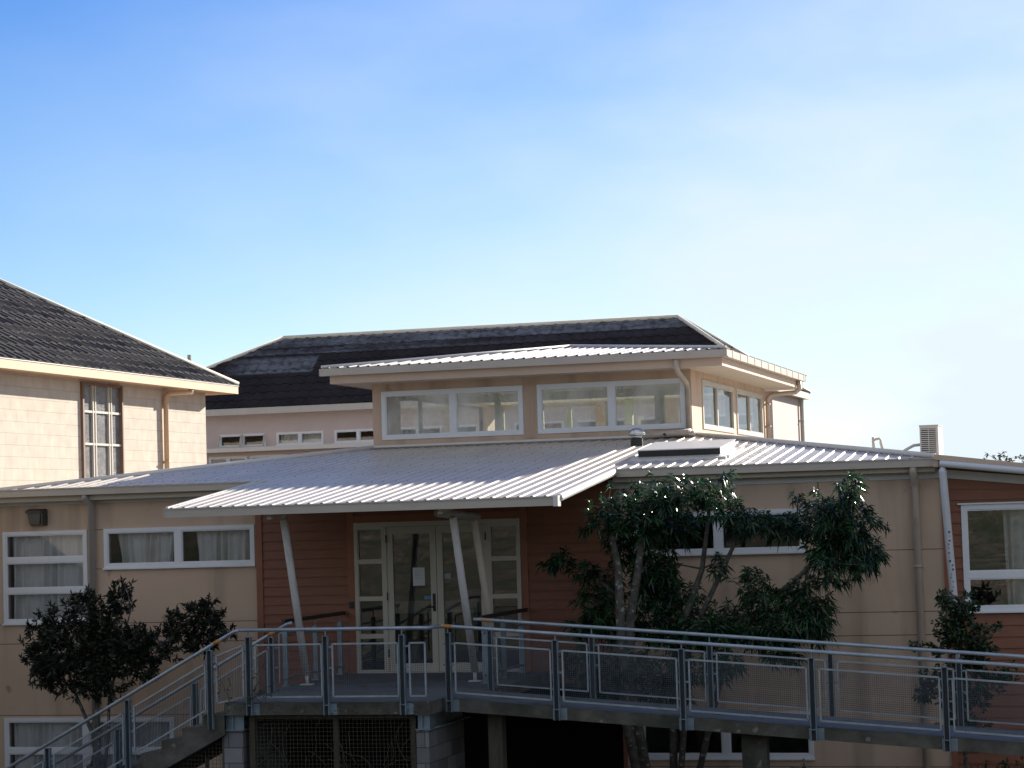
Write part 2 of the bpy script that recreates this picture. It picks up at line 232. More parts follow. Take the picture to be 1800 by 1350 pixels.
# ------------------------------------------------------------------ mesh builder
class MB:
    def __init__(s): s.v = []; s.f = []; s.m = []
    def add(s, vs, fs, mi=0):
        b = len(s.v); s.v += [tuple(x) for x in vs]
        for f in fs: s.f.append(tuple(i+b for i in f)); s.m.append(mi)
    def box(s, x0, x1, y0, y1, z0, z1, mi=0):
        s.add([(x0, y0, z0), (x1, y0, z0), (x1, y1, z0), (x0, y1, z0), (x0, y0, z1), (x1, y0, z1), (x1, y1, z1), (x0, y1, z1)],
              [(0, 3, 2, 1), (4, 5, 6, 7), (0, 1, 5, 4), (1, 2, 6, 5), (2, 3, 7, 6), (3, 0, 4, 7)], mi)
    def quad(s, a, b, c, d, mi=0): s.add([a, b, c, d], [(0, 1, 2, 3)], mi)
    def beam(s, p, q, w, h, mi=0, up=(0, 0, 1)):
        p = Vector(p); q = Vector(q); d = (q-p).normalized(); upv = Vector(up)
        if abs(d.dot(upv)) > 0.98: upv = Vector((0, 1, 0))
        x = d.cross(upv).normalized()*w/2; y = x.cross(d).normalized()*h/2
        vs = [p-x-y, p+x-y, p+x+y, p-x+y, q-x-y, q+x-y, q+x+y, q-x+y]
        s.add(vs, [(0, 1, 2, 3), (7, 6, 5, 4), (0, 4, 5, 1), (1, 5, 6, 2), (2, 6, 7, 3), (3, 7, 4, 0)], mi)
    def tube(s, pts, r, n=10, mi=0, cap=True):
        pts = [Vector(p) for p in pts]; k = len(pts); rr = r if isinstance(r, (list, tuple)) else [r]*k
        rings = []; prev = None
        for i, p in enumerate(pts):
            d = ((pts[i+1]-p) if i < k-1 else Vector((0, 0, 0))); e = ((p-pts[i-1]) if i > 0 else Vector((0, 0, 0)))
            t = (d.normalized()+e.normalized()).normalized()
            if prev is None:
                a = Vector((0, 0, 1)) if abs(t.z) < 0.9 else Vector((0, 1, 0))
                x = t.cross(a).normalized()
            else: x = (prev-t*prev.dot(t)).normalized()
            prev = x; y = t.cross(x)
            rings.append([p+(x*math.cos(2*math.pi*j/n)+y*math.sin(2*math.pi*j/n))*rr[i] for j in range(n)])
        vs = [v for g in rings for v in g]; fs = []
        for i in range(k-1):
            for j in range(n):
                a = i*n+j; b = i*n+(j+1) % n
                fs.append((a, b, b+n, a+n))
        if cap: fs.append(tuple(reversed(range(n)))); fs.append(tuple(range((k-1)*n, k*n)))
        s.add(vs, fs, mi)
    def build(s, name, mats, parent=None, smooth=False, label=None):
        if not isinstance(mats, (list, tuple)): mats = [mats]
        loc = Vector(parent.get('_org', (0, 0, 0))) if parent is not None else Vector((0, 0, 0))
        me = bpy.data.meshes.new(name)
        me.from_pydata([tuple(Vector(v)-loc) for v in s.v], [], s.f); me.update()
        for m in mats: me.materials.append(m)
        if len(mats) > 1: me.polygons.foreach_set('material_index', s.m)
        if smooth: me.polygons.foreach_set('use_smooth', [True]*len(s.f))
        o = bpy.data.objects.new(name, me); COL.objects.link(o)
        if parent is not None: o.parent = parent; o['_org'] = tuple(loc)
        if label: o['label'] = label
        return o
THINGS = []
def thing(name, label, cat, loc=(0, 0, 0), group=None):
    o = bpy.data.objects.new(name, None); COL.objects.link(o); o.location = loc; o['_org'] = tuple(loc)
    o.empty_display_size = 0.3; o['label'] = label; o['category'] = cat
    if group: o['group'] = group
    THINGS.append(o); return o
def solid_wall(mb, axis, pos, th, u0, u1, z0, z1, holes=(), mi=0, ztop=None):
    """wall slab in the plane axis=pos, facing the negative-Y (axis Y) or positive-X (axis X) side; th goes behind it"""
    us = sorted(set([u0, u1]+[h[0] for h in holes]+[h[1] for h in holes])); zs = sorted(set([z0, z1]+[h[2] for h in holes]+[h[3] for h in holes]))
    us = [u for u in us if u0 <= u <= u1]; zs = [z for z in zs if z0 <= z <= z1]
    back = pos+th
    def P(u, y, z):
        if ztop and z == z1: z = ztop(u)
        return (u, y, z) if axis == 'Y' else (y, u, z)
    nu, nz = len(us)-1, len(zs)-1
    hole = lambda i, j: not (0 <= i < nu and 0 <= j < nz) or any(h[0] <= us[i] and us[i+1] <= h[1] and h[2] <= zs[j] and zs[j+1] <= h[3] for h in holes)
    for i in range(nu):
        for j in range(nz):
            if hole(i, j): continue
            a, b, c, d = us[i], us[i+1], zs[j], zs[j+1]
            mb.quad(P(a, pos, c), P(b, pos, c), P(b, pos, d), P(a, pos, d), mi); mb.quad(P(a, back, d), P(b, back, d), P(b, back, c), P(a, back, c), mi)
            if hole(i-1, j): mb.quad(P(a, pos, c), P(a, pos, d), P(a, back, d), P(a, back, c), mi)
            if hole(i+1, j): mb.quad(P(b, pos, d), P(b, pos, c), P(b, back, c), P(b, back, d), mi)
            if hole(i, j-1): mb.quad(P(b, pos, c), P(a, pos, c), P(a, back, c), P(b, back, c), mi)
            if hole(i, j+1): mb.quad(P(a, pos, d), P(b, pos, d), P(b, back, d), P(a, back, d), mi)
def window(parent, axis, pos, sgn, u0, u1, z0, z1, mull=(), trans=(), fw=0.055, out=0.02, depth=0.07, fm=None, gm=None, name='window', sill=True, awning=None, mw=None):
    """frame mesh with one pane mesh per light. sgn: direction (+1/-1) of the outside along the axis"""
    fm = fm or M['white']; gm = gm or M['glass']; mb = MB(); mw = mw or fw*0.9
    a, b = pos+sgn*out, pos+sgn*(out-depth)
    lo, hi = min(a, b), max(a, b)
    def bx(m, ua, ub, za, zb, l, h):
        if axis == 'Y': m.box(ua, ub, l, h, za, zb)
        else: m.box(l, h, ua, ub, za, zb)
    bx(mb, u0, u1, z1-fw, z1, lo, hi); bx(mb, u0, u1, z0, z0+fw, lo, hi)
    bx(mb, u0, u0+fw, z0+fw, z1-fw, lo, hi); bx(mb, u1-fw, u1, z0+fw, z1-fw, lo, hi)
    us = [u0+fw]+[x for x in mull]+[u1-fw]
    for x in mull: bx(mb, x-mw, x+mw, z0+fw, z1-fw, lo+0.002, hi-0.002)
    zs = [z0+fw]+list(trans)+[z1-fw]
    segs = []
    for i in range(len(us)-1):
        ua = us[i]+(mw if i > 0 else 0); ub = us[i+1]-(mw if i < len(us)-2 else 0)
        for z in trans: bx(mb, ua, ub, z-fw*0.7, z+fw*0.7, lo+0.004, hi-0.004)
        for j in range(len(zs)-1):
            za = zs[j]+(fw*0.7 if j > 0 else 0); zb = zs[j+1]-(fw*0.7 if j < len(zs)-2 else 0)
            segs.append((ua, ub, za, zb))
            g = 0.018                               # sash bead inside each light
            for q in ((ua, ub, za, za+g), (ua, ub, zb-g, zb), (ua, ua+g, za+g, zb-g), (ub-g, ub, za+g, zb-g)): bx(mb, q[0], q[1], q[2], q[3], lo+0.012, hi-0.012)
    if sill:
        s0, s1 = (pos+sgn*(out+0.03), pos+sgn*(out+0.001)); bx(mb, u0-0.015, u1+0.015, z0-0.022, z0+0.006, min(s0, s1), max(s0, s1))
    fr = mb.build(name, fm, parent)
    gp = pos+sgn*(out-depth*0.55)
    for ua, ub, za, zb in segs:
        pm = MB(); bx(pm, ua+0.002, ub-0.002, za+0.002, zb-0.002, gp-0.003, gp+0.003); 
        pm2 = MB()
        P = (lambda u, z: (u, gp, z)) if axis == 'Y' else (lambda u, z: (gp, u, z))
        pm2.quad(P(ua, za), P(ub, za), P(ub, zb), P(ua, zb)); pm2.build('pane', gm, fr)
    return fr, segs
def curtain(parent, u0, u1, z0, z1, y, pleats, amp=0.105, taper=0.0, phase=0.0, gap=None):
    mb = MB(); n = int(pleats*8); k = 7
    vs = []; 
    for j in range(k):
        t = j/(k-1)
        for i in range(n+1):
            s = i/n; uu = u0+(u1-u0)*s
            c = (u0+u1)/2; uu = c+(uu-c)*(1-taper*(1-t))+0.02*math.sin(s*37+phase)*(1-t)
            a = amp*(0.55+0.45*math.sin(s*13+phase))*(1.15-0.5*t)
            vs.append((uu, y+a*math.sin(s*pleats*2*math.pi+0.8*math.sin(s*9+phase)), z0+(z1-z0)*t))
    fs = [(j*(n+1)+i, j*(n+1)+i+1, (j+1)*(n+1)+i+1, (j+1)*(n+1)+i) for j in range(k-1) for i in range(n)]
    mb.add(vs, fs); return mb.build('curtain', M['curtain'], parent, smooth=True)
def ribbed(mb, u0, u1, lo, hi, P, pitch=0.188, h=0.017, off=0.0, mi=0, brk=()):
    """trapezoidal sheet. across-rib coordinate u, from lo(u) to hi(u) along the rib; P(u,v,dz) -> point"""
    prof = [(0.0, 0), (0.56, 0), (0.64, 1), (0.80, 1), (0.88, 0)]
    us = set([u0, u1])
    k0 = int(math.floor((u0-off)/pitch))-1; k1 = int(math.ceil((u1-off)/pitch))+1
    def hz(u):
        t = ((u-off)/pitch) % 1.0
        if 0.56 <= t < 0.64: return h*(t-0.56)/0.08
        if 0.64 <= t <= 0.80: return h
        if 0.80 < t < 0.88: return h*(0.88-t)/0.08
        return 0.0
    for k in range(k0, k1+1):
        for p, _ in prof:
            u = off+(k+p)*pitch
            if u0 < u < u1: us.add(u)
    for b in brk:
        if u0 < b < u1: us.add(b)
    us = sorted(us); vs = []; fs = []
    for u in us:
        a, b = lo(u), hi(u); b = max(a, b); vs.append(P(u, a, hz(u))); vs.append(P(u, b, hz(u)))
    for i in range(len(us)-1): fs.append((2*i, 2*i+2, 2*i+3, 2*i+1))
    mb.add(vs, fs, mi)
def tiles(mb, O, U, V, Nn, uL, uR, vmax, course=0.32, wave=0.30, amp=0.018, step=0.03, mi=0, band=None, seed=0, edge=0):
    """tiled slope: origin O, eave direction U, up-slope V, normal Nn; uL(v)..uR(v) the trapezoid"""
    O = Vector(O); U = Vector(U).normalized(); V = Vector(V).normalized(); Nn = Vector(Nn).normalized(); nc = int(math.ceil(vmax/course)); rng = random.Random(seed)
    for c in range(nc):
        v0 = c*course; v1 = min(vmax, (c+1)*course)
        a, b = min(uL(v0), uL(v1)), max(uR(v0), uR(v1)); n = int((b-a)/(wave/6))+2
        r0 = []; r1 = []; rb = []
        for i in range(n+1):
            u = a+(b-a)*i/n; j = rng.uniform(-0.004, 0.004)
            wv = amp*(math.sin(2*math.pi*u/wave)+0.35*math.sin(4*math.pi*u/wave))
            ua = min(max(u, uL(v0)), uR(v0)); ub = min(max(u, uL(v1)), uR(v1))
            r0.append(O+U*ua+V*v0+Nn*(wv+step+j)); r1.append(O+U*ub+V*(v1+0.02)+Nn*(wv)); rb.append(O+U*ua+V*v0+Nn*(wv-0.005))
        vs = r0+r1+rb; k = n+1
        for i in range(n):
            mm = band(c, (a+(b-a)*i/n)) if band else mi
            mb.add([vs[i], vs[i+1], vs[k+i+1], vs[k+i]], [(0, 1, 2, 3)], mm)
            mb.add([vs[2*k+i], vs[2*k+i+1], vs[i+1], vs[i]], [(0, 1, 2, 3)], edge)
def hip_cap(name, p, q, r, m, parent, n=7, lift=0.0):
    mb = MB(); mb.tube([Vector(p)+Vector((0, 0, lift)), Vector(q)+Vector((0, 0, lift))], r, n); return mb.build(name, m, parent, smooth=True)

# ================================================================== GROUND
def gz(x, y):
    if y > -5.9: z = -3.0
    elif y > -7.2: z = -3.0+(-5.9-y)/1.3*1.75  # unseen bank face set close in, to keep sky light off the undercroft
    elif y > -22: z = -1.25+(-7.2-y)/14.8*1.7
    elif y > -36: z = 0.45+(-22-y)/14*0.35
    elif y > -60: z = 0.8+((-36-y)/24)**1.3*7.0
    elif y > -120: z = 7.8+(-60-y)/60*6
    else: z = 13.8
    if y < -6.6:
        d = math.hypot(x-CAMPOS.x, y-CAMPOS.y)
        z += 0.16*mnoise.noise(Vector((x*0.5, y*0.5, 0)))+0.09*mnoise.noise(Vector((x*1.7, y*1.7, 3)))*min(1, d/6)
    if y > 60: z = -3.0
    return z
def axis_pts(lo, hi, fine, out):
    p = []; x = lo
    while x <= hi: p.append(x); x += fine
    a = hi; s = fine
    while a < out: s *= 1.35; a += s; p.append(a)
    a = lo; s = fine
    while a > -out: s *= 1.35; a -= s; p.insert(0, a)
    return p
gm = MB(); xs = axis_pts(-30, 40, 0.8, 3500); ys = axis_pts(-70, 2, 0.6, 3500)
gm.add([(x, y, gz(x, y)) for y in ys for x in xs], [(j*len(xs)+i, j*len(xs)+i+1, (j+1)*len(xs)+i+1, (j+1)*len(xs)+i) for j in range(len(ys)-1) for i in range(len(xs)-1)])
def groundmat():
    m, t, b = newmat('bank_soil_grass'); N = t.nodes; L = t.links
    tc = N.new('ShaderNodeTexCoord'); n = N.new('ShaderNodeTexNoise'); n.inputs['Scale'].default_value = 1.1; n.inputs['Detail'].default_value = 10; n.inputs['Roughness'].default_value = 0.7; L.new(tc.outputs['Object'], n.inputs[0])
    r = N.new('ShaderNodeValToRGB'); e = r.color_ramp.elements; e[0].position = 0.30; e[0].color = (0.02, 0.024, 0.010, 1); e[1].position = 0.72; e[1].color = (0.27, 0.21, 0.14, 1)
    k = e.new(0.44); k.color = (0.055, 0.075, 0.025, 1); k = e.new(0.56); k.color = (0.15, 0.115, 0.075, 1)
    L.new(n.outputs['Fac'], r.inputs[0]); n2 = N.new('ShaderNodeTexNoise'); n2.inputs['Scale'].default_value = 7; n2.inputs['Detail'].default_value = 6; L.new(tc.outputs['Object'], n2.inputs[0])
    mu = N.new('ShaderNodeMixRGB'); mu.blend_type = 'MULTIPLY'; mu.inputs[0].default_value = 0.9; L.new(r.outputs[0], mu.inputs[1])
    r2 = N.new('ShaderNodeValToRGB'); r2.color_ramp.elements[0].position = 0.35; r2.color_ramp.elements[1].position = 0.65; r2.color_ramp.elements[0].color = (0.25, 0.25, 0.25, 1); L.new(n2.outputs['Fac'], r2.inputs[0]); L.new(r2.outputs[0], mu.inputs[2])
    L.new(mu.outputs[0], b.inputs['Base Color']); b.inputs['Roughness'].default_value = 0.95
    bp = N.new('ShaderNodeBump'); bp.inputs['Strength'].default_value = 1; bp.inputs['Distance'].default_value = 0.25; L.new(n2.outputs['Fac'], bp.inputs['Height']); L.new(bp.outputs[0], b.inputs['Normal'])
    return m
g = gm.build('ground', groundmat()); g['kind'] = 'structure'

# ================================================================== MAIN BUILDING
main = thing('main_building', 'low beige and red building with porch roof, ribbed steel roof and raised glazed upper room', 'building', (0, 0, -3))
ZA = 2.985; KA = 0.117
def zA(y): return ZA+KA*(y+0.35)
SB = 0.137
def zB(x): return 3.0+SB*(8.37-x)
def zC(x): return 2.985+SB*(x+6.46)
def hipR(x): return (zB(x)-ZA)/KA-0.35
def hipL(x): return (zC(x)-ZA)/KA-0.35
CX0, CX1, CY0, CY1 = -1.96, 3.81, 4.95, 12.5            # raised room footprint
# --- beige walls
wl = MB(); winA = (-6.607, -5.106, 0.85, 2.33); winB = (-4.81, -2.222, 1.705, 2.335); winE = (-6.63, -3.66, -2.3, -0.66)
ins = lambda h, d=0.03: (h[0]+d, h[1]-d, h[2]+d, h[3]-d)
solid_wall(wl, 'Y', 0.0, 0.18, -7.17, -2.195, -3.0, 2.93, [ins(winA), ins(winB), ins(winE)])
for z in (0.525, -0.62): wl.box(-7.17, -2.195, -0.0015, 0.004, z-0.005, z+0.005, 1)
for a, b, z in ((-7.17, -6.62, 0.835), (-5.09, -2.195, 0.832), (-5.08, -4.83, 1.70), (-5.08, -4.83, 2.325)): wl.box(a, b, -0.0015, 0.004, z-0.005, z+0.005, 1)
wl.build('wall', [M['beige'], M['joint']], main)
wr = MB(); winD = (3.86, 6.42, 1.70, 2.33); winF = (3.86, 6.44, -1.30, -0.62)
solid_wall(wr, 'Y', 0.0, 0.18, 3.66, 8.41, -3.0, 2.93, [ins(winD), ins(winF)])
for z in (0.80, 0.465, -1.42): wr.box(3.66, 8.41, -0.0015, 0.004, z-0.005, z+0.005, 1)
for a, b, z in ((6.44, 8.41, 1.69),): wr.box(a, b, -0.0015, 0.004, z-0.005, z+0.005, 1)
wr.box(6.50, 6.63, -0.012, 0.0, 2.335, 2.74, 0); wr.box(6.635, 6.648, -0.0015, 0.004, 1.69, 2.74, 1); wr.box(7.62, 7.63, -0.0015, 0.004, -3, -1.42, 1)
wr.build('wall', [M['beige'], M['joint']], main)
# --- red lapped boards
def boards(name, u0, u1, z0, z1, holes, pitch=0.142, zt=None, start=0.0):
    mb = MB(); z = z0-start
    while z < z1:
        za, zb = max(z, z0), min(z+pitch, z1)
        for a, b in cut(u0, u1, za, zb, holes):
            for (c, d, e, f) in a_b(a, b, za, zb, zt):
                mb.add([(a, -0.022, c), (b, -0.022, d), (b, -0.004, f), (a, -0.004, e), (a, 0.0, c), (b, 0.0, d)], [(0, 1, 2, 3), (0, 4, 5, 1)])
        z += pitch
    mb2 = MB(); solid_wall(mb2, 'Y', 0.0, 0.18, u0, u1, z0, z1, holes, ztop=zt)
    b0 = len(mb.v); mb.v += mb2.v; mb.f += [tuple(i+b0 for i in f) for f in mb2.f]; mb.m += mb2.m
    return mb.build(name, M['red'], main)
def a_b(a, b, za, zb, zt):
    if not zt: return [(za, za, zb, zb)]
    ta, tb = zt(a), zt(b)
    if za >= max(ta, tb): return []
    return [(min(za, ta), min(za, tb), min(zb, ta), min(zb, tb))]
def cut(u0, u1, za, zb, holes):
    segs = [(u0, u1)]
    for h in holes:
        if h[2] < zb-0.01 and h[3] > za+0.01:
            n = []
            for a, b in segs:
                if h[1] <= a or h[0] >= b: n.append((a, b)); continue
                if h[0] > a: n.append((a, h[0]))
                if h[1] < b: n.append((h[1], b))
            segs = n
    return segs
DX0, DX1, DZ = -0.56, 2.105, 2.31
boards('cladding', -2.09, 3.66, -3.0, 2.90, [(DX0, DX1, -0.18, DZ), (-2.06, 3.60, -3.1, -0.30), (-0.95, 3.60, -0.31, -0.18)], start=0.05)
tr = MB()
tr.box(-2.195, -2.09, -0.032, 0.0, -3.0, 2.88); tr.box(-0.675, -0.565, -0.034, 0.0, -0.0, 2.62); tr.box(2.11, 2.215, -0.034, 0.0, 0.0, 2.62); tr.box(-0.565, 2.11, -0.030, 0.0, 2.315, 2.42)
tr.build('corner_board', M['redtrim'], main)
wingtop = lambda x: 2.70-SB*(x-8.42)*0.8
winG = (8.685, 10.95, 0.785, 2.31)
boards('cladding', 8.50, 12.0, -3.0, 3.0, [winG], pitch=0.163, zt=lambda x: zB(x)-0.05, start=0.0)
t2 = MB(); t2.box(8.41, 8.50, -0.034, 0.15, -3.0, 2.93); t2.build('corner_board', M['redtrim'], main)
# band under eaves
bd = MB(); bd.box(-7.17, -2.10, -0.026, 0.0, 2.748, 2.86); bd.build('eave_band', M['band'], main); bd = MB(); bd.box(3.50, 8.36, -0.026, 0.0, 2.705, 2.835); bd.box(8.33, 8.47, -0.045, -0.026, 2.71, 2.84)
bd.build('eave_band', M['band'], main)
bw = MB(); bw.add([(8.47, -0.035, 2.705), (12, -0.035, wingtop(12)), (12, -0.035, wingtop(12)+0.12), (8.47, -0.035, 2.825), (8.47, 0, 2.705), (12, 0, wingtop(12)), (12, 0, wingtop(12)+0.12), (8.47, 0, 2.825)], [(0, 1, 2, 3), (0, 4, 5, 1), (3, 2, 6, 7), (0, 3, 7, 4)])
bw.build('eave_band', M['band'], main)
# gutters
def gutter(name, x0, x1, y, z0, z1, d=0.12, m=None):
    mb = MB(); mb.box(x0, x1, y, y+0.012, z0, z1); mb.box(x0, x1, y+0.012, y+d, z0, z0+0.012); mb.box(x0, x1, y+d-0.01, y+d, z0+0.012, z1+0.01); mb.box(x0, x1, y-0.012, y, z1-0.014, z1+0.004)
    mb.box(x0-0.006, x0, y-0.012, y+d, z0, z1); mb.box(x1, x1+0.006, y-0.012, y+d, z0, z1)
    return mb.build(name, m or M['gutter'], main)
gutter('gutter', -6.60, -1.9, -0.37, 2.885, 3.0); gutter('gutter', 3.72, 8.36, -0.37, 2.872, 2.99)
fb = MB(); fb.box(-7.17, -2.1, -0.235, -0.205, 2.80, 2.965); fb.box(-7.17, -2.1, -0.205, -0.0, 2.865, 2.885); fb.build('fascia', M['soffit'], main)
fb = MB(); fb.box(3.62, 8.36, -0.235, -0.205, 2.80, 2.955); fb.box(3.62, 8.36, -0.205, -0.0, 2.84, 2.86); fb.build('fascia', M['soffit'], main)
# roof sheets
rf = MB(); PA = lambda u, v, dz: (u, v, zA(v)+dz)
loE = lambda u: -0.34
CANX0, CANX1, CANY = -2.03, 3.66, -3.72
top = lambda u: min(hipL(u), hipR(u), CY0-0.01)
ribbed(rf, -6.47, CANX0, loE, top, PA, brk=(CX0, -1.9)); ribbed(rf, CANX0, CANX1, lambda u: CANY, top, PA, brk=(CX0,)); ribbed(rf, CANX1, 8.36, loE, top, PA, brk=(CX1,))
scr = random.Random(2)
k = -36
while k*0.188 < 8.3:
    xx = (k+0.72)*0.188; k += 1
    if xx < -6.3 or xx > 8.2: continue
    for yy in (-3.5, -2.3, -1.1, 0.1, 1.3, 2.5, 3.7, 4.7):
        if yy < (CANY if CANX0 < xx < CANX1 else -0.3) or yy > top(xx)-0.1: continue
        y_ = yy+scr.uniform(-0.02, 0.02); z_ = zA(y_)+0.017; rf.box(xx-0.007, xx+0.007, y_-0.007, y_+0.007, z_-0.004, z_+0.008, 1)
rf.build('roof', [M['roof'], M['screw']], main)
rb = MB()
ribbed(rb, -0.42, CY1+2, lambda v: max(8.37-0, 8.37) if v < -0.2 else CX1+0.01, lambda v: 12.2, lambda u, v, dz: (max(v, 8.37-(hip_inv(u))), u, zB(max(v, 8.37-(hip_inv(u))))+dz), brk=(-0.2, CY0)) if False else None
def hip_x(y): return 8.37-((KA*(y+0.35)+ZA)-3.0)/SB      # x of the right hip at depth y
ribbed(rb, -0.42, 14.5, lambda y: max(CX1+0.01, min(8.37, hip_x(y))), lambda y: 12.2, lambda u, v, dz: (v, u, zB(v)+dz), brk=(-0.22, CY0))
rb.build('roof', M['roof'], main)
def hipl_x(y): return -6.46+((KA*(y+0.35)+ZA)-2.985)/SB
rc = MB(); ribbed(rc, -0.35, 12.5, lambda y: -7.17, lambda y: min(CX0-0.01, max(-6.46, hipl_x(y))), lambda u, v, dz: (v, u, zC(v)+dz), brk=(CY0,))
rc.build('roof', M['roof'], main)
hip_cap('hip_cap', (8.37, -0.36, zB(8.37)+0.02), (CX1, hipR(CX1), zB(CX1)+0.03), 0.042, M['cap'], main)
hip_cap('hip_cap', (-6.47, -0.33, zC(-6.46)+0.02), (CX0, hipL(CX0), zC(CX0)+0.03), 0.042, M['cap'], main)
# wing verge: barge and round roll with end disc
vb = MB(); vb.beam((8.37, -0.44, 3.005), (12.2, -0.44, zB(12.2)+0.005), 0.05, 0.075); vb.beam((8.36, -0.25, 2.93), (8.43, -0.25, 2.92), 0.36, 0.13); vb.build('verge', M['cornice'], main)
vr = MB(); vr.tube([(8.455, -0.52, 2.905), (12.2, -0.52, 2.905-SB*0.9*3.745)], 0.047, 14); vr.build('verge_roll', M['polespot'], main, smooth=False)
sfw = MB(); sfw.add([(8.4, -0.42, 2.93), (12.2, -0.42, zB(12.2)-0.08), (12.2, 0.0, zB(12.2)-0.10), (8.4, 0.0, 2.91)], [(0, 1, 2, 3)]); sfw.build('soffit', M['soffit'], main)
# canopy front gutter, verge, soffit and rafters
gutter('porch_gutter', CANX0, CANX1+0.02, CANY-0.03, 2.467, 2.592, 0.13)
cv = MB(); cv.tube([(CANX1+0.02, CANY+0.12, zA(CANY+0.12)-0.035), (CANX1+0.02, -0.37, zA(-0.37)-0.035)], 0.055, 10); cv.box(CANX1-0.02, CANX1+0.045, CANY-0.047, CANY+0.11, 2.458, 2.604); cv.build('porch_verge', M['cap'], main, smooth=False)
cv2 = MB(); cv2.beam((CANX0-0.01, CANY+0.1, zA(CANY+0.1)-0.03), (CANX0-0.01, -0.3, zA(-0.3)-0.03), 0.04, 0.09); cv2.build('porch_verge', M['cap'], main)
cs = MB(); ya, yb = CANY+0.11, -0.03
cs.add([(CANX0, ya, zA(ya)-0.07), (CANX1, ya, zA(ya)-0.07), (CANX1, yb, zA(yb)-0.07), (CANX0, yb, zA(yb)-0.07)], [(3, 2, 1, 0)])
cs.build('porch_soffit', M['cornice'], main)
for x in (-0.53, 1.98):
    pb = MB(); pb.beam((x, -3.55, zA(-3.55)-0.14), (x, -0.05, zA(-0.05)-0.14), 0.07, 0.14); pb.build('porch_rafter', M['soffit'], main)
# porch poles
pl = MB(); pl.tube([(-0.53, -3.0, 2.40), (-0.515, -2.30, 0.16)], 0.054, 14); pl.tube([(-0.53, -3.02, 2.47), (-0.53, -3.0, 2.40)], 0.03, 8); pl.tube([(-0.515, -2.30, 0.16), (-0.512, -2.27, 0.02)], 0.028, 8); pl.box(-0.60, -0.42, -2.36, -2.18, 0.0, 0.018); pl.build('porch_pole', M['polewhite'], main, smooth=True)
pl = MB(); pl.tube([(1.99, -3.0, 2.35), (1.92, -1.95, 0.16)], 0.054, 14); pl.tube([(1.92, -1.95, 0.16), (1.915, -1.92, 0.02)], 0.028, 8); pl.box(1.83, 2.0, -2.0, -1.84, 0.0, 0.018); pl.build('porch_pole', M['polewhite'], main, smooth=True)
pl = MB(); pl.tube([(2.03, -2.15, 2.32), (2.10, -1.35, 0.0)], 0.05, 14); pl.build('porch_pole', M['soffit'], main, smooth=True)
pst = MB(); pst.tube([(1.85, -3.25, 2.42), (2.05, -2.05, 2.34)], 0.06, 12); pst.build('porch_strut', M['greypipe'], main, smooth=True)
# windows of the facade
fA, sA = window(main, 'Y', 0.0, -1, *winA, trans=(1.375, 1.865), fw=0.058)
curtain(fA, winA[0]+0.07, winA[1]-0.07, 0.9, 2.27, 0.16, 9, phase=1.0)
fBw, sB = window(main, 'Y', 0.0, -1, *winB, mull=(-3.52,), fw=0.062)
curtain(fBw, -4.66, -3.62, 1.74, 2.30, 0.16, 8, taper=0.16, phase=0.4); curtain(fBw, -3.30, -2.27, 1.74, 2.30, 0.16, 8, taper=0.05, phase=2.2)
fE, sE = window(main, 'Y', 0.0, -1, *winE, mull=(-5.18,), trans=(-1.185,), fw=0.06)
curtain(fE, -6.55, -5.25, -2.25, -0.7, 0.16, 11, phase=3.0); curtain(fE, -5.12, -3.72, -2.25, -0.7, 0.16, 13, phase=1.5)
fD, sD = window(main, 'Y', 0.0, -1, *winD, mull=(5.14,), fw=0.062)
fF, sF = window(main, 'Y', 0.0, -1, *winF, mull=(5.15,), fw=0.06)
fG, sG = window(main, 'Y', 0.0, -1, *winG, mull=(9.95,), trans=(1.305,), fw=0.07, out=0.04, gm=M['glass_wing'])
hd = MB(); hd.box(8.64, 11.0, -0.075, -0.021, 2.312, 2.335); hd.build('window_head', M['white'], main)
curtain(fG, 9.25, 10.9, 0.84, 2.25, 0.2, 8, phase=1.2)
# door unit
du = MB(); fz = 0.07
du.box(DX0, DX1, -0.045, 0.06, DZ-0.075, DZ); du.box(DX0, DX0+0.055, -0.045, 0.06, 0.0, DZ-0.075); du.box(DX1-0.055, DX1, -0.045, 0.06, 0.0, DZ-0.075)
M1, M2 = -0.07, 1.60
for x in (M1, M2): du.box(x-0.035, x+0.035, -0.042, 0.06, 0.0, DZ-0.075)
du.box(DX0+0.055, M1-0.035, -0.042, 0.06, 0, 0.05); du.box(M2+0.035, DX1-0.055, -0.042, 0.06, 0, 0.05); du.box(M1+0.035, M2-0.035, -0.05, 0.06, 0, 0.012)
dfr = du.build('door_frame', M['cream'], main)
for a, b in ((DX0+0.055, M1-0.035), (M2+0.035, DX1-0.055)):
    sm = MB(); zc = (0.05, 0.565, 1.14, 1.71, DZ-0.075)
    for z in zc[1:4]: sm.box(a, b, -0.04, 0.05, z-0.035, z+0.035)
    sm.box(a, b, -0.04, 0.05, DZ-0.11, DZ-0.075); sm.box(a, a+0.012, -0.036, 0.045, 0.05, DZ-0.11); sm.box(b-0.012, b, -0.036, 0.045, 0.05, DZ-0.11)
    sl = sm.build('sidelight', M['cream'], main)
    for j in range(4):
        za = zc[j]+(0.035 if j else 0); zb = zc[j+1]-(0.035 if j < 3 else 0.035)
        p = MB(); p.quad((a, 0.0, za), (b, 0.0, za), (b, 0.0, zb), (a, 0.0, zb)); p.build('pane', M['glass_door'], sl)
mid = (M1+M2)/2
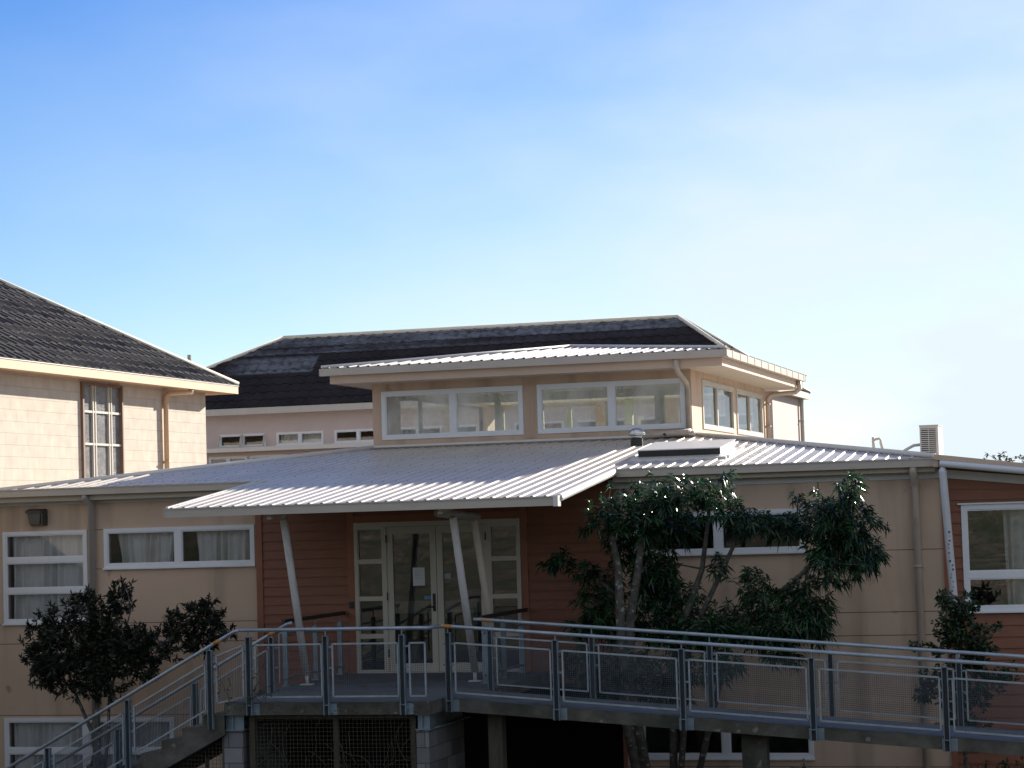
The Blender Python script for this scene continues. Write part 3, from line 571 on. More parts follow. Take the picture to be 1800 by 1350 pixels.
for k, (a, b) in enumerate(((M1+0.038, mid-0.004), (mid+0.004, M2-0.038))):
    d = MB(); st = 0.095; z0, z1 = 0.016, DZ-0.08
    d.box(a, a+st, -0.03, 0.02, z0, z1); d.box(b-st, b, -0.03, 0.02, z0, z1); d.box(a+st, b-st, -0.03, 0.02, z1-0.11, z1); d.box(a+st, b-st, -0.03, 0.02, z0, z0+0.13)
    do = d.build('door', M['cream'], main)
    p = MB(); p.quad((a+st, 0.0, z0+0.13), (b-st, 0.0, z0+0.13), (b-st, 0.0, z1-0.11), (a+st, 0.0, z1-0.11)); p.build('pane', M['glass_door'], do)
    fbn = MB(); fbn.box(a+st, b-st, 0.002, 0.006, 0.90, 1.09); fbn.build('frosted_band', M['frost'], do)
    if k == 0:
        h = MB(); hx = b-0.045; h.tube([(hx, -0.035, 1.0), (hx, -0.08, 1.0), (hx-0.11, -0.08, 1.0)], 0.011, 8); h.box(hx-0.022, hx+0.022, -0.037, -0.03, 0.93, 1.20); h.build('handle', M['black'], do)
        s = MB(); s.box(b-st-0.115, b-st-0.005, -0.006, -0.002, 1.115, 1.165); s.build('sticker', M['blue'], do)
    else:
        s = MB(); s.box(a+st+0.02, a+st+0.12, -0.006, -0.002, 1.42, 1.50); s.build('sticker', M['teal'], do)
for z in (0.3, 1.17, 2.05):
    for xa in (M1+0.028, M2-0.046):
        hn = MB(); hn.box(xa, xa+0.018, -0.05, -0.042, z-0.06, z+0.06); hn.build('hinge', M['black'], dfr)
cr = MB(); cr.box(-0.655, -0.59, -0.06, -0.034, 1.0, 1.10); cr.build('card_reader', M['black'], main)
# downpipes on the facade
dp = MB(); dp.tube([(-4.985, -0.31, 2.89), (-4.985, -0.31, 2.84), (-4.985, -0.08, 2.72), (-4.985, -0.075, -3.0)], 0.052, 12); dp.build('downpipe', M['greypipe'], main, smooth=True)
dp = MB(); dp.tube([(8.055, -0.31, 2.90), (8.055, -0.31, 2.80), (8.055, -0.13, 2.66), (8.055, -0.085, 2.56), (8.055, -0.08, -3.0)], 0.055, 12)
for z in (2.62, 1.45, -0.5): dp.box(7.99, 8.12, -0.14, -0.0, z-0.015, z+0.015)
dp.build('downpipe', M['pipe'], main, smooth=True)
wp = MB(); wp.tube([(8.49, -0.50, 2.86), (8.49, -0.49, 2.80), (8.56, -0.28, 0.9), (8.62, -0.1, -0.6)], [0.03, 0.056, 0.056, 0.056], 14)
fl = wp; rg = random.Random(5)
for i in range(18):
    z = 1.95-i*0.060-rg.uniform(0, 0.02); t = (2.80-z)/1.9; x = 8.49+0.07*t+rg.uniform(-0.012, 0.03); y = -0.49+0.21*t-0.0545
    s = rg.uniform(0.005, 0.013); fl.box(x-s, x+s, y-0.002, y+0.012, z-s*rg.uniform(0.6, 1.6), z+s, 1)
wp.build('raking_pole', [M['polespot'], M['flake']], main)
# interior partitions, ceilings, floors (so that windows look into rooms)
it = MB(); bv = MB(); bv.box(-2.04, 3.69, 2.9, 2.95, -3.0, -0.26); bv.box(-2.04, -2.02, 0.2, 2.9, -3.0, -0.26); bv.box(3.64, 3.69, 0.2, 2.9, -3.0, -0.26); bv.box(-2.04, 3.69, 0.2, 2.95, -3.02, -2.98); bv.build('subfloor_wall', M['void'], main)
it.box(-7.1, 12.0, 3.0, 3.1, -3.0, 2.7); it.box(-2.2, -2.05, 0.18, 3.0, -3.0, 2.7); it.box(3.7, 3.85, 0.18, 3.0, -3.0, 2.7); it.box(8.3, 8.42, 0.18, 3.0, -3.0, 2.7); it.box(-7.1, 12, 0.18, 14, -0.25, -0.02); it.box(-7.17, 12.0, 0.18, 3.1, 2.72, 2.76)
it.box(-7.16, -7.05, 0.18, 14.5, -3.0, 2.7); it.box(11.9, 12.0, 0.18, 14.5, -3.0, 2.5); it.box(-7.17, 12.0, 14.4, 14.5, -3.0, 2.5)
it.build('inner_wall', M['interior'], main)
# --- raised room (clerestory)
W1 = (-1.79, 0.82, 3.757, 4.616); W2 = (1.08, 3.707, 3.757, 4.616); V1 = (5.87, 8.88, 3.767, 4.63); V2 = (9.20, 12.08, 3.767, 4.63)
cw = MB(); ZT = 4.80
solid_wall(cw, 'Y', CY0, 0.15, CX0, CX1, 2.8, ZT, [ins(W1), ins(W2)])
cw.box(0.86, 1.04, CY0-0.006, CY0, 4.625, 4.640)
solid_wall(cw, 'X', CX1, -0.15, CY0+0.151, CY1-0.151, 2.8, ZT, [ins(V1), ins(V2)])
solid_wall(cw, 'Y', CY1, -0.15, CX0, CX1, 2.8, ZT, [(-1.75, 0.3, 3.75, 4.62), (0.5, 1.75, 3.75, 4.62), (2.05, 3.6, 3.75, 4.62)])
solid_wall(cw, 'X', CX0, 0.15, CY0+0.151, CY1-0.151, 2.8, ZT, [(6.03, 11.57, 3.8, 4.6)])
cw.build('upper_wall', M['beige'], main)
window(main, 'Y', CY0, -1, *W1, mull=(-0.46,), fw=0.072, gm=M['glass_hi'], sill=False, mw=0.055)
window(main, 'Y', CY0, -1, *W2, mull=(2.41,), fw=0.072, gm=M['glass_hi'], sill=False, mw=0.055)
window(main, 'X', CX1, 1, *V1, mull=(7.25,), fw=0.075, gm=M['glass_side'], fm=M['fascia'], sill=False, mw=0.035)
window(main, 'X', CX1, 1, *V2, mull=(10.6,), fw=0.075, gm=M['glass_side'], fm=M['fascia'], sill=False, mw=0.035)
window(main, 'Y', CY1, 1, -1.78, 0.33, 3.72, 4.65, mull=(-0.9, -0.3), fw=0.05, fm=M['green'], gm=M['glass'], sill=False, mw=0.03)
window(main, 'Y', CY1, 1, 0.47, 1.78, 3.72, 4.65, fw=0.06, fm=M['green'], gm=M['glass'], sill=False)
window(main, 'Y', CY1, 1, 2.02, 3.63, 3.72, 4.65, mull=(2.75,), fw=0.05, fm=M['green'], gm=M['glass'], sill=False, mw=0.03)
window(main, 'X', CX0, -1, 6.0, 11.6, 3.77, 4.63, mull=(7.6, 9.6), fw=0.05, fm=M['darkgrey'], gm=M['glass'], sill=False, mw=0.03)  # frames coloured dark to look backlit from inside the room
ih = MB(); ih.box(CX0+0.15, CX1-0.15, CY0+0.15, CY1-0.15, 4.66, 4.70); ih.box(CX0+0.15, CX1-0.15, CY0+0.15, CY1-0.15, 3.40, 3.45)
ih.box(CX0+0.15, CX1-0.15, 8.4, 8.55, 4.52, 4.659); ih.build('hall_lining', M['hall'], main)
for q in ((1.02, 1.17, 11.9, 12.05), (2.5, 2.66, 8.0, 8.15), (-0.6, -0.5, 8.0, 8.1)):
    ip = MB(); ip.box(*q, 3.46, 4.655); ip.build('hall_post', M['green'], main)
# base flashing
fsx = MB(); fsx.beam((CX0-0.02, CY0-0.05, 3.615), (CX1+0.06, CY0-0.05, 3.615), 0.012, 0.10); fsx.add([(CX0-0.02, CY0-0.056, 3.575), (CX1+0.06, CY0-0.056, 3.575), (CX1+0.06, CY0-0.17, 3.625), (CX0-0.02, CY0-0.17, 3.625)], [(0, 1, 2, 3)])
fsx.box(CX1, CX1+0.03, CY0, CY1, 3.60, 3.70); fsx.build('base_flashing', M['cap'], main)
# eaves of raised room
EX0, EX1, EY0, EY1 = -2.65, 4.60, 4.15, 13.2; ZE = 5.02
cf = MB(); cf.box(EX0+0.15, EX1-0.11, EY0+0.115, EY0+0.15, 4.755, 4.99); cf.box(EX1-0.145, EX1-0.11, EY0+0.15, EY1-0.1, 4.755, 4.99); cf.box(EX0+0.15, EX0+0.185, EY0+0.15, EY1-0.1, 4.755, 4.99); cf.box(EX0+0.15, EX1-0.11, EY1-0.14, EY1-0.1, 4.755, 4.99); cf.build('upper_fascia', M['cornice'], main)
sf = MB(); sf.box(EX0+0.186, EX1-0.146, EY0+0.151, EY1-0.141, 4.762, 4.785); sf.build('upper_soffit', M['soffit'], main)
ug = MB()
ug.box(EX0, EX1, EY0, EY0+0.014, 4.895, ZE); ug.box(EX0, EX1, EY0+0.014, EY0+0.113, 4.895, 4.907); ug.box(EX0-0.005, EX0, EY0-0.005, EY0+0.113, 4.895, ZE)
for x in (-2.1, -1.0, 0.1, 1.2, 2.3, 3.55): ug.box(x-0.004, x+0.004, EY0-0.003, EY0, 4.895, ZE, 1)
ug.box(EX1-0.014, EX1, EY0+0.014, EY1-0.4, 4.895, ZE); ug.box(EX1-0.108, EX1-0.014, EY0+0.114, EY1-0.4, 4.895, 4.907)
y = EY0+0.55
while y < EY1-0.5:
    ug.box(EX1, EX1+0.008, y-0.02, y+0.02, 4.893, ZE+0.012, 1); y += 0.72
ug.box(EX1-0.11, EX1+0.005, EY1-0.4, EY1-0.39, 4.895, ZE)
ug.build('upper_gutter', [M['gutter'], M['cornice']], main)
cr_ = MB(); zr = lambda d: ZE+0.005+KA*d; half = (EX1-EX0)/2; xm = (EX0+EX1)/2
ribbed(cr_, EX0+0.02, EX1-0.02, lambda u: EY0+0.02, lambda u: EY0+0.02+min(u-EX0, EX1-u), lambda u, v, dz: (u, v, zr(v-EY0)+dz), brk=(xm,))
ribbed(cr_, EY0+0.02, EY1, lambda v: EX1-max(0.02, min(half, v-EY0)), lambda v: EX1-0.02, lambda u, v, dz: (v, u, zr(EX1-v)+dz), brk=(EY0+half,))
ribbed(cr_, EY0+0.02, EY1, lambda v: EX0+0.02, lambda v: EX0+max(0.02, min(half, v-EY0)), lambda u, v, dz: (v, u, zr(v-EX0)+dz), brk=(EY0+half,))
cr_.build('upper_roof', M['roof'], main)
hip_cap('hip_cap', (EX0+0.03, EY0+0.03, zr(0)+0.03), (xm, EY0+half, zr(half)+0.03), 0.03, M['cap'], main); hip_cap('hip_cap', (EX1-0.03, EY0+0.03, zr(0)+0.03), (xm, EY0+half, zr(half)+0.03), 0.03, M['cap'], main); hip_cap('hip_cap', (xm, EY0+half, zr(half)+0.03), (xm, EY1, zr(half)+0.03), 0.03, M['cap'], main)
# downpipes of raised room and spreader pipe on the roof
dp = MB(); dp.tube([(3.72, EY0+0.06, 4.90), (3.72, EY0+0.06, 4.76), (3.73, EY0+0.12, 4.68), (3.755, CY0-0.12, 4.52), (3.76, CY0-0.06, 4.44), (3.76, CY0-0.055, 3.70)], 0.048, 12); dp.build('downpipe', M['pipe'], main, smooth=True)
dp = MB(); dp.tube([(EX1-0.06, 12.3, 4.90), (EX1-0.06, 12.3, 4.72), (EX1-0.14, 12.3, 4.66), (CX1+0.14, 12.4, 4.64), (CX1+0.06, 12.42, 4.56), (CX1+0.055, 12.42, 3.6)], 0.048, 12)
for z in (4.45, 4.0): dp.box(CX1, CX1+0.11, 12.36, 12.48, z-0.012, z+0.012)
dp.build('downpipe', M['pipe'], main, smooth=True)
sp_ = MB(); sp_.tube([(3.80, CY0-0.24, 3.68), (3.02, CY0-0.34, 3.64)], 0.055, 12); sp_.tube([(3.76, CY0-0.055, 3.72), (3.76, CY0-0.22, 3.68)], 0.048, 10); spo = sp_.build('spreader_pipe', M['pipe'], main, smooth=True)
s2 = MB(); s2.tube([(3.40, CY0-0.36, 3.65), (3.40, CY0-0.30, 3.65)], 0.022, 10); s2.v = [(x, y-0.04, z) for x, y, z in s2.v]; s2.build('outlet_hole', M['black'], spo)
# skylight box on the right roof
sx0, sx1, sy0, sy1 = 3.78, 5.03, 0.92, 2.2
sk = MB(); n = Vector((0, -KA, 1)).normalized()
def SP(x, y, h): return Vector((x, y, zA(y)))+n*h
def slab(mb, x0, x1, y0, y1, h0, h1, mi=0):
    mb.add([SP(x0, y0, h0), SP(x1, y0, h0), SP(x1, y1, h0), SP(x0, y1, h0), SP(x0, y0, h1), SP(x1, y0, h1), SP(x1, y1, h1), SP(x0, y1, h1)], [(0, 3, 2, 1), (4, 5, 6, 7), (0, 1, 5, 4), (1, 2, 6, 5), (2, 3, 7, 6), (3, 0, 4, 7)], mi)
slab(sk, sx0, sx1, sy0, sy1, 0.0, 0.056); slab(sk, sx0-0.12, sx1+0.12, sy0-0.16, sy0-0.001, 0.0, 0.034); slab(sk, sx1+0.001, sx1+0.14, sy0, sy1+0.1, 0.0, 0.036); slab(sk, sx0-0.14, sx0-0.001, sy0, sy1+0.1, 0.0, 0.036)
sko = sk.build('skylight', M['cap'], main)
sk2 = MB(); slab(sk2, sx0-0.012, sx1+0.012, sy0-0.02, sy1+0.02, 0.057, 0.150, 1); slab(sk2, sx0-0.02, sx1+0.02, sy0-0.028, sy1+0.03, 0.151, 0.166, 0)
for a in (sx0-0.014, sx1+0.004): slab(sk2, a, a+0.010, sy0-0.0, sy1, 0.07, 0.14, 0)
sk2.build('skylight_lid', [M['skyl'], M['black']], sko)
# vent cowl
vt = MB(); vx, vy = 3.15, 3.55; vz = zA(vy)
vt.tube([(vx, vy, vz-0.02), (vx, vy, vz+0.12)], 0.105, 16); vto = vt.build('roof_vent', M['black'], main)
v2 = MB(); v2.tube([(vx, vy, vz+0.121), (vx, vy, vz+0.19)], 0.085, 16); v2.tube([(vx, vy, vz+0.17), (vx, vy, vz+0.19), (vx, vy, vz+0.25), (vx, vy, vz+0.285), (vx, vy, vz+0.295)], [0.13, 0.145, 0.125, 0.07, 0.02], 18); v2.build('cowl', M['chrome'], vto, smooth=True)

# ================================================================== CHAPEL (left) BUILDING
ch = thing('block_building', 'cream painted block building with dark tiled hip roof and tall leadlight window at left', 'building', (-10, 3, -3))
LX = -7.20; LE = -6.77
cwm = MB(); lw = (4.05, 5.62, 2.6, 4.97)
solid_wall(cwm, 'X', LX, -0.2, -4.0, 9.56, -3.0, 5.06, [lw]); cwm.box(-19.0, -7.4, 9.36, 9.56, -3.0, 5.06); cwm.box(-19.0, -7.4, -4.0, -3.8, -3, 5.06); cwm.box(-19.2, -19.0, -4, 9.56, -3, 5.06)
cwm.build('wall', M['chapel'], ch)
# window box frame
lf = MB(); y0, y1, z0, z1 = lw
for a, b in ((y0-0.05, y0+0.012), (y1-0.012, y1+0.03)): lf.box(LX-0.15, LX+0.05, a, b, z0, z1+0.03)
lf.box(LX-0.15, LX+0.03, y0+0.012, y1-0.012, z1-0.02, z1+0.03); lf.box(LX-0.15, LX+0.05, y0, y1, z0-0.05, z0)
wf = lf.build('window', M['brown'], ch)
lb = MB(); 
for yy in (y0+0.42, y0+0.52, y1-0.50, y1-0.40): lb.box(LX-0.03, LX+0.02, yy-0.018, yy+0.018, z0, z1-0.02)
for zz in (3.22, 3.88, 4.47): lb.box(LX-0.025, LX+0.015, y0+0.012, y1-0.012, zz-0.02, zz+0.02)
lb.build('window_frame', M['fascia'], wf)
lp = MB(); lp.quad((LX-0.02, y0, z0), (LX-0.02, y1, z0), (LX-0.02, y1, z1), (LX-0.02, y0, z1)); lp.build('pane', M['leadlight'], wf)
# roof
px, pz = LE, 5.20; pit = math.tan(R(30)); cs30, sn30 = math.cos(R(30)), math.sin(R(30)); VM = 6.0/cs30
tm = MB(); yE = 10.27; yS = -4.7
tiles(tm, (px, yS, pz), (0, 1, 0), (-cs30, 0, sn30), (sn30, 0, cs30), lambda v: min(v*cs30, 6), lambda v: yE-yS-v*cs30, VM, course=0.33, wave=0.30, amp=0.018, step=0.028, seed=3, edge=1)
tm.add([(px, yE, pz), (px-6, yE-6, pz+6*pit), (px-12, yE, pz)], [(0, 1, 2)]); tm.add([(px, yS, pz), (px-12, yS, pz), (px-6, yS+6, pz+6*pit)], [(0, 1, 2)]); tm.add([(px-12, yS, pz), (px-12, yE, pz), (px-6, yE-6, pz+6*pit), (px-6, yS+6, pz+6*pit)], [(0, 1, 2, 3)])
tm.build('roof', [M['tile'], M['tile_edge']], ch)
hip_cap('hip_cap', (px, yE, pz+0.03), (px-6, yE-6, pz+6*pit+0.03), 0.05, M['ridge'], ch); hip_cap('hip_cap', (px-6, yE-6, pz+6*pit+0.03), (px-6, yS+6, pz+6*pit+0.03), 0.075, M['ridge'], ch)
fm_ = MB(); fm_.box(LE-0.03, LE, yS, yE, 5.03, 5.195); fm_.box(LE-12, LE-0.03, yE-0.03, yE, 5.03, 5.195); fm_.box(LE-0.12, LE-0.031, yS, yE-0.03, 5.03, 5.045); fm_.build('gutter', M['peach'], ch)
rm = MB(); rm.box(LE-0.005, LE+0.012, yS, yE+0.012, 5.185, 5.20); rm.build('gutter_lip', M['cap'], ch)
sm_ = MB(); sm_.box(LE-12, LE-0.121, yS, yE-0.031, 5.048, 5.062); sm_.build('soffit', M['peach'], ch)
dp = MB(); dp.tube([(LE-0.07, 8.05, 5.04), (LE-0.07, 8.05, 4.97), (LX+0.10, 7.55, 4.93), (LX+0.07, 7.5, 4.86), (LX+0.06, 7.5, 2.5)], 0.05, 12); dp.box(LX, LX+0.12, 7.44, 7.56, 3.59, 3.62); dp.build('downpipe', M['peach'], ch, smooth=True)
vp = MB(); vp.tube([(-7.73, 10.0, 5.3), (-7.73, 10.0, 5.87)], 0.04, 10); vp.build('vent_pipe', M['greypipe'], ch)

# ================================================================== BACK BUILDING
bb = thing('rear_building', 'long pale rendered building with dark mossy tiled roof behind the porch building', 'building', (-5, 21, -3))
BY = 19.15; BE = 18.74; BX1 = 3.06; BXW = 2.86; BYR = 23.74
bm = MB(); holes = [(-11.05+1.53*k, -11.05+1.53*k+1.24, 4.255, 4.58) for k in range(9)]
solid_wall(bm, 'Y', BY, 0.2, -15.2, BXW, -3.0, 5.06, [ins(h, 0.01) for h in holes]); bm.box(BXW-0.2, BXW, BY+0.2, BYR-0.25, -3, 5.06); bm.box(-15.2, BXW-0.2, BYR-0.45, BYR-0.25, -3, 5.06); bm.box(-15.2, -15.0, BY+0.2, BYR-0.45, -3, 5.06)
bm.box(-15.0, BXW-0.2, BY+2.0, BY+2.1, 3.5, 5.0, 1)
bm.build('wall', [M['pale'], M['interior']], bb)
for k, h in enumerate(holes):
    fr, sg = window(bb, 'Y', BY, -1, *h, mull=((h[0]+h[1])/2,), fw=0.04, fm=M['white'], gm=M['glass'], sill=True)
    if k in (0, 6):
        aw = MB()
        for a, b in ((h[0]+0.02, (h[0]+h[1])/2-0.02), ((h[0]+h[1])/2+0.02, h[1]-0.02)):
            for q in ((a, 0.0, a, 1.0), (b, 0.0, b, 1.0)): aw.beam((q[0], BY-0.03, h[3]-0.02), (q[0], BY-0.16, h[2]+0.0), 0.03, 0.03)
            aw.beam((a, BY-0.16, h[2]), (b, BY-0.16, h[2]), 0.035, 0.035)
        aw.build('open_sash', M['fascia'], fr)
    if k == 1: curtain(fr, h[0]+0.05, h[1]-0.05, h[2]+0.03, h[3]-0.03, BY+0.16, 9, amp=0.02)
bt = MB(); w2 = 2.5; zrB = 7.085; bp = math.atan2(zrB-5.2, w2); cb_, sb_ = math.cos(bp), math.sin(bp); BVM = w2/cb_; BX0 = -14.3; WL, WR = 4.2, 2.8; BYR = BE+2*w2
tiles(bt, (BX0, BE, 5.2), (1, 0, 0), (0, cb_, sb_), (0, -sb_, cb_), lambda v: v*cb_*WL/w2, lambda v: BX1-BX0-v*cb_*WR/w2, BVM, course=0.33, wave=0.30, amp=0.022, step=0.02, seed=9)
ep = math.atan2(zrB-5.2, WR); ce_, se_ = math.cos(ep), math.sin(ep)
tiles(bt, (BX1, BE, 5.2), (0, 1, 0), (-ce_, 0, se_), (se_, 0, ce_), lambda v: v*ce_*w2/WR, lambda v: 2*w2-v*ce_*w2/WR, WR/ce_, course=0.33, seed=11)
bt.add([(BX1, BYR, 5.2), (BX0, BYR, 5.2), (BX0+WL, BE+w2, zrB), (BX1-WR, BE+w2, zrB)], [(0, 1, 2, 3)]); bt.add([(BX0, BE, 5.2), (BX0+WL, BE+w2, zrB), (BX0, BYR, 5.2)], [(0, 2, 1)])
bt.build('roof', M['tile2'], bb)
hip_cap('ridge_cap', (BX0+WL, BE+w2, zrB+0.02), (BX1-WR, BE+w2, zrB+0.02), 0.055, M['ridge'], bb)
for a, b in (((BX0, BE), (BX0+WL, BE+w2)), ((BX1, BE), (BX1-WR, BE+w2)), ((BX1, BYR), (BX1-WR, BE+w2)), ((BX0, BYR), (BX0+WL, BE+w2))):
    hip_cap('hip_cap', (a[0], a[1], 5.22), (b[0], b[1], zrB+0.02), 0.05, M['ridge'], bb)
bg_ = MB(); bg_.box(BX0, BX1, BE, BE+0.03, 5.04, 5.2); bg_.box(BX1-0.03, BX1, BE+0.03, BYR, 5.04, 5.2); bg_.box(BX0, BX1-0.03, BE+0.031, BE+0.12, 5.04, 5.055); bg_.build('gutter', M['fascia'], bb)
bs = MB(); bs.box(BX0, BX1-0.031, BE+0.121, BYR, 5.05, 5.064); bs.build('soffit', M['soffit'], bb)
bd_ = MB(); bd_.tube([(BXW+0.07, BYR-0.55, 5.045), (BXW+0.065, BYR-0.55, 4.9), (BXW+0.06, BYR-0.55, -3)], 0.05, 10)
for z in (4.5, 3.75): bd_.box(BXW, BXW+0.12, BYR-0.61, BYR-0.49, z-0.015, z+0.015)
bd_.build('downpipe', M['fascia'], bb)
# lean-to in front of the rear building
LY = 17.6
ll = MB(); ll.add([(-15.2, LY-0.25, 4.17), (2.4, LY-0.25, 4.17), (2.4, BY-0.001, 4.22), (-15.2, BY-0.001, 4.22)], [(0, 1, 2, 3)]); ll.build('lean_to_roof', M['roof'], bb)
lg = MB(); lg.box(-15.2, 2.4, LY-0.28, LY-0.25, 4.08, 4.18); lg.box(-15.2, 2.4, LY-0.249, LY-0.16, 4.08, 4.092); lg.build('lean_to_gutter', M['cap'], bb)
lwm = MB(); lh = [(-10.66+1.06*k, -10.66+1.06*k+1.0, 2.6, 3.985) for k in range(12)]
solid_wall(lwm, 'Y', LY, 0.15, -15.0, 2.3, -3, 4.13, [ins(h, 0.01) for h in lh]); lwm.box(-15, 2.3, LY+1.2, LY+1.25, 2.0, 4.0, 1); lwm.build('lean_to_wall', [M['pale'], M['interior']], bb)
for k, h in enumerate(lh): window(bb, 'Y', LY, -1, *h, mull=((h[0]+h[1])/2,), fw=0.045, fm=M['white'], gm=M['glass'], sill=False)

# ================================================================== ROOF EQUIPMENT, LAMP, NOTICE
ac = thing('air_conditioner', 'beige louvred outdoor cooling unit standing on the roof beside the right corner', 'air conditioner', (8.18, 1.5, zB(8.2)))
bz = zB(8.2)+0.05; ax0, ax1, ay0, ay1 = 7.99, 8.265, 1.5, 2.25; az1 = 3.51
am = MB(); am.box(ax0, ax1, ay0+0.01, ay1, bz, az1); am.box(ax0-0.008, ax1+0.008, ay0, ay1+0.005, az1, az1+0.018); am.build('casing', M['ac'], ac)
ag = MB(); ag.box(ax0, ax0+0.02, ay0-0.012, ay0+0.01, bz, az1); ag.box(ax1-0.035, ax1, ay0-0.012, ay0+0.01, bz, az1); ag.box(ax0+0.125, ax0+0.135, ay0-0.014, ay0+0.01, bz, az1); ag.box(ax0+0.02, ax1-0.035, ay0-0.012, ay0+0.01, az1-0.035, az1)
z = bz+0.02
while z < az1-0.05: ag.box(ax0+0.02, ax1-0.035, ay0-0.010, ay0+0.0, z, z+0.014); z += 0.030
ag.build('louvre', M['ac'], ac)
ab = MB(); ab.box(ax0+0.021, ax1-0.036, ay0+0.001, ay0+0.009, bz, az1-0.036); ab.build('coil', M['black'], ac)
al = MB()
for yy in (ay0+0.1, ay1-0.1): al.box(ax0-0.02, ax1+0.02, yy-0.02, yy+0.02, bz-0.09, bz)
al.build('foot', M['greypipe'], ac)
ah = MB(); ah.tube([(ax0+0.01, 1.75, bz+0.17), (ax0-0.12, 1.75, bz+0.16), (ax0-0.26, 1.75, bz+0.09), (ax0-0.38, 1.75, bz-0.06)], 0.022, 8); ah.build('hose', M['ac'], ac, smooth=True)
cd = thing('roof_conduit', 'pair of pale bent pipes rising from the roof left of the cooling unit', 'pipe', (7.25, 2.0, zB(7.25)))
c0 = zB(7.25); cm = MB(); cm.tube([(7.23, 2.0, c0-0.02), (7.23, 2.0, c0+0.235)], 0.024, 8); cm.build('pipe', M['ac'], cd, smooth=True)
cm = MB(); cm.tube([(7.25, 2.0, c0+0.20), (7.32, 2.0, c0+0.21), (7.345, 2.0, c0+0.19), (7.34, 2.0, c0+0.15), (7.38, 2.0, c0-0.02)], 0.020, 8); cm.build('pipe', M['ac'], cd, smooth=True)
wlamp = thing('wall_lamp', 'dark bulkhead wall lamp fixed above the left curtained window', 'lamp', (-5.95, 0, 2.55))
lm = MB(); lm.box(-6.09, -5.80, -0.05, -0.0, 2.42, 2.68); lm.add([(-6.10, -0.05, 2.64), (-5.80, -0.05, 2.64), (-5.80, -0.05, 2.69), (-6.10, -0.05, 2.69), (-6.10, -0.19, 2.62), (-5.82, -0.19, 2.62), (-5.82, -0.19, 2.66), (-6.10, -0.19, 2.66)], [(4, 5, 6, 7), (7, 6, 2, 3), (0, 1, 5, 4), (0, 4, 7, 3), (1, 2, 6, 5)])
lm.box(-5.835, -5.80, -0.17, -0.05, 2.42, 2.64); lm.build('housing', M['darkgrey'], wlamp)
ln = MB(); ln.add([(-6.085, -0.05, 2.625), (-5.84, -0.05, 2.625), (-5.84, -0.05, 2.42), (-6.085, -0.05, 2.42), (-6.075, -0.175, 2.618), (-5.845, -0.175, 2.618), (-5.87, -0.15, 2.445), (-6.05, -0.15, 2.445)], [(4, 7, 6, 5), (0, 3, 7, 4), (1, 5, 6, 2), (2, 6, 7, 3), (0, 4, 5, 1)]); ln.build('lens', M['lampglass'], wlamp)
pn = MB(); pn.box(0.375, 0.565, -0.008, -0.003, 1.325, 1.60)
for i in range(7): pn.box(0.40, 0.53-0.03*(i % 3), -0.0095, -0.008, 1.56-i*0.022, 1.566-i*0.022, 1)
pno = pn.build('paper_notice', [M['paper'], M['ink']]); pno['label'] = 'white paper notice taped to the glass of the left entrance door'; pno['category'] = 'notice'

# ================================================================== WALKWAY, STAIRS
wk = thing('entrance_walkway', 'raised concrete entrance walkway and sloping ramp on piers in front of the doors', 'walkway', (2, -3, -3))
def zR(x): return -0.08*(x-2.35) if x > 2.35 else 0.0
sl = MB(); sl.box(-0.55, 2.30, -5.20, -3.30, -0.165, -0.004); sl.box(-0.86, 2.56, -3.30, -0.035, -0.165, -0.004); sl.build('landing_slab', M['concrete'], wk)
sd_ = MB(); sd_.box(-0.535, 2.285, -5.185, -3.30, -0.004, 0.0); sd_.box(-0.85, 2.55, -3.299, -0.035, -0.004, 0.0); sd_.build('landing_surface', M['deck'], wk)
def sloped(mb, x0, x1, y0, y1, t0, t1):
    a, b = zR(x0), zR(x1)
    mb.add([(x0, y0, a+t0), (x1, y0, b+t0), (x1, y1, b+t0), (x0, y1, a+t0), (x0, y0, a+t1), (x1, y0, b+t1), (x1, y1, b+t1), (x0, y1, a+t1)], [(0, 3, 2, 1), (4, 5, 6, 7), (0, 1, 5, 4), (1, 2, 6, 5), (2, 3, 7, 6), (3, 0, 4, 7)])
rs = MB(); sloped(rs, 2.301, 14.5, -4.65, -3.301, -0.165, -0.004); rs.build('ramp_slab', M['concrete'], wk)
rs = MB(); sloped(rs, 2.301, 14.5, -4.635, -3.315, -0.004, 0.001); rs.build('ramp_surface', M['deck'], wk)
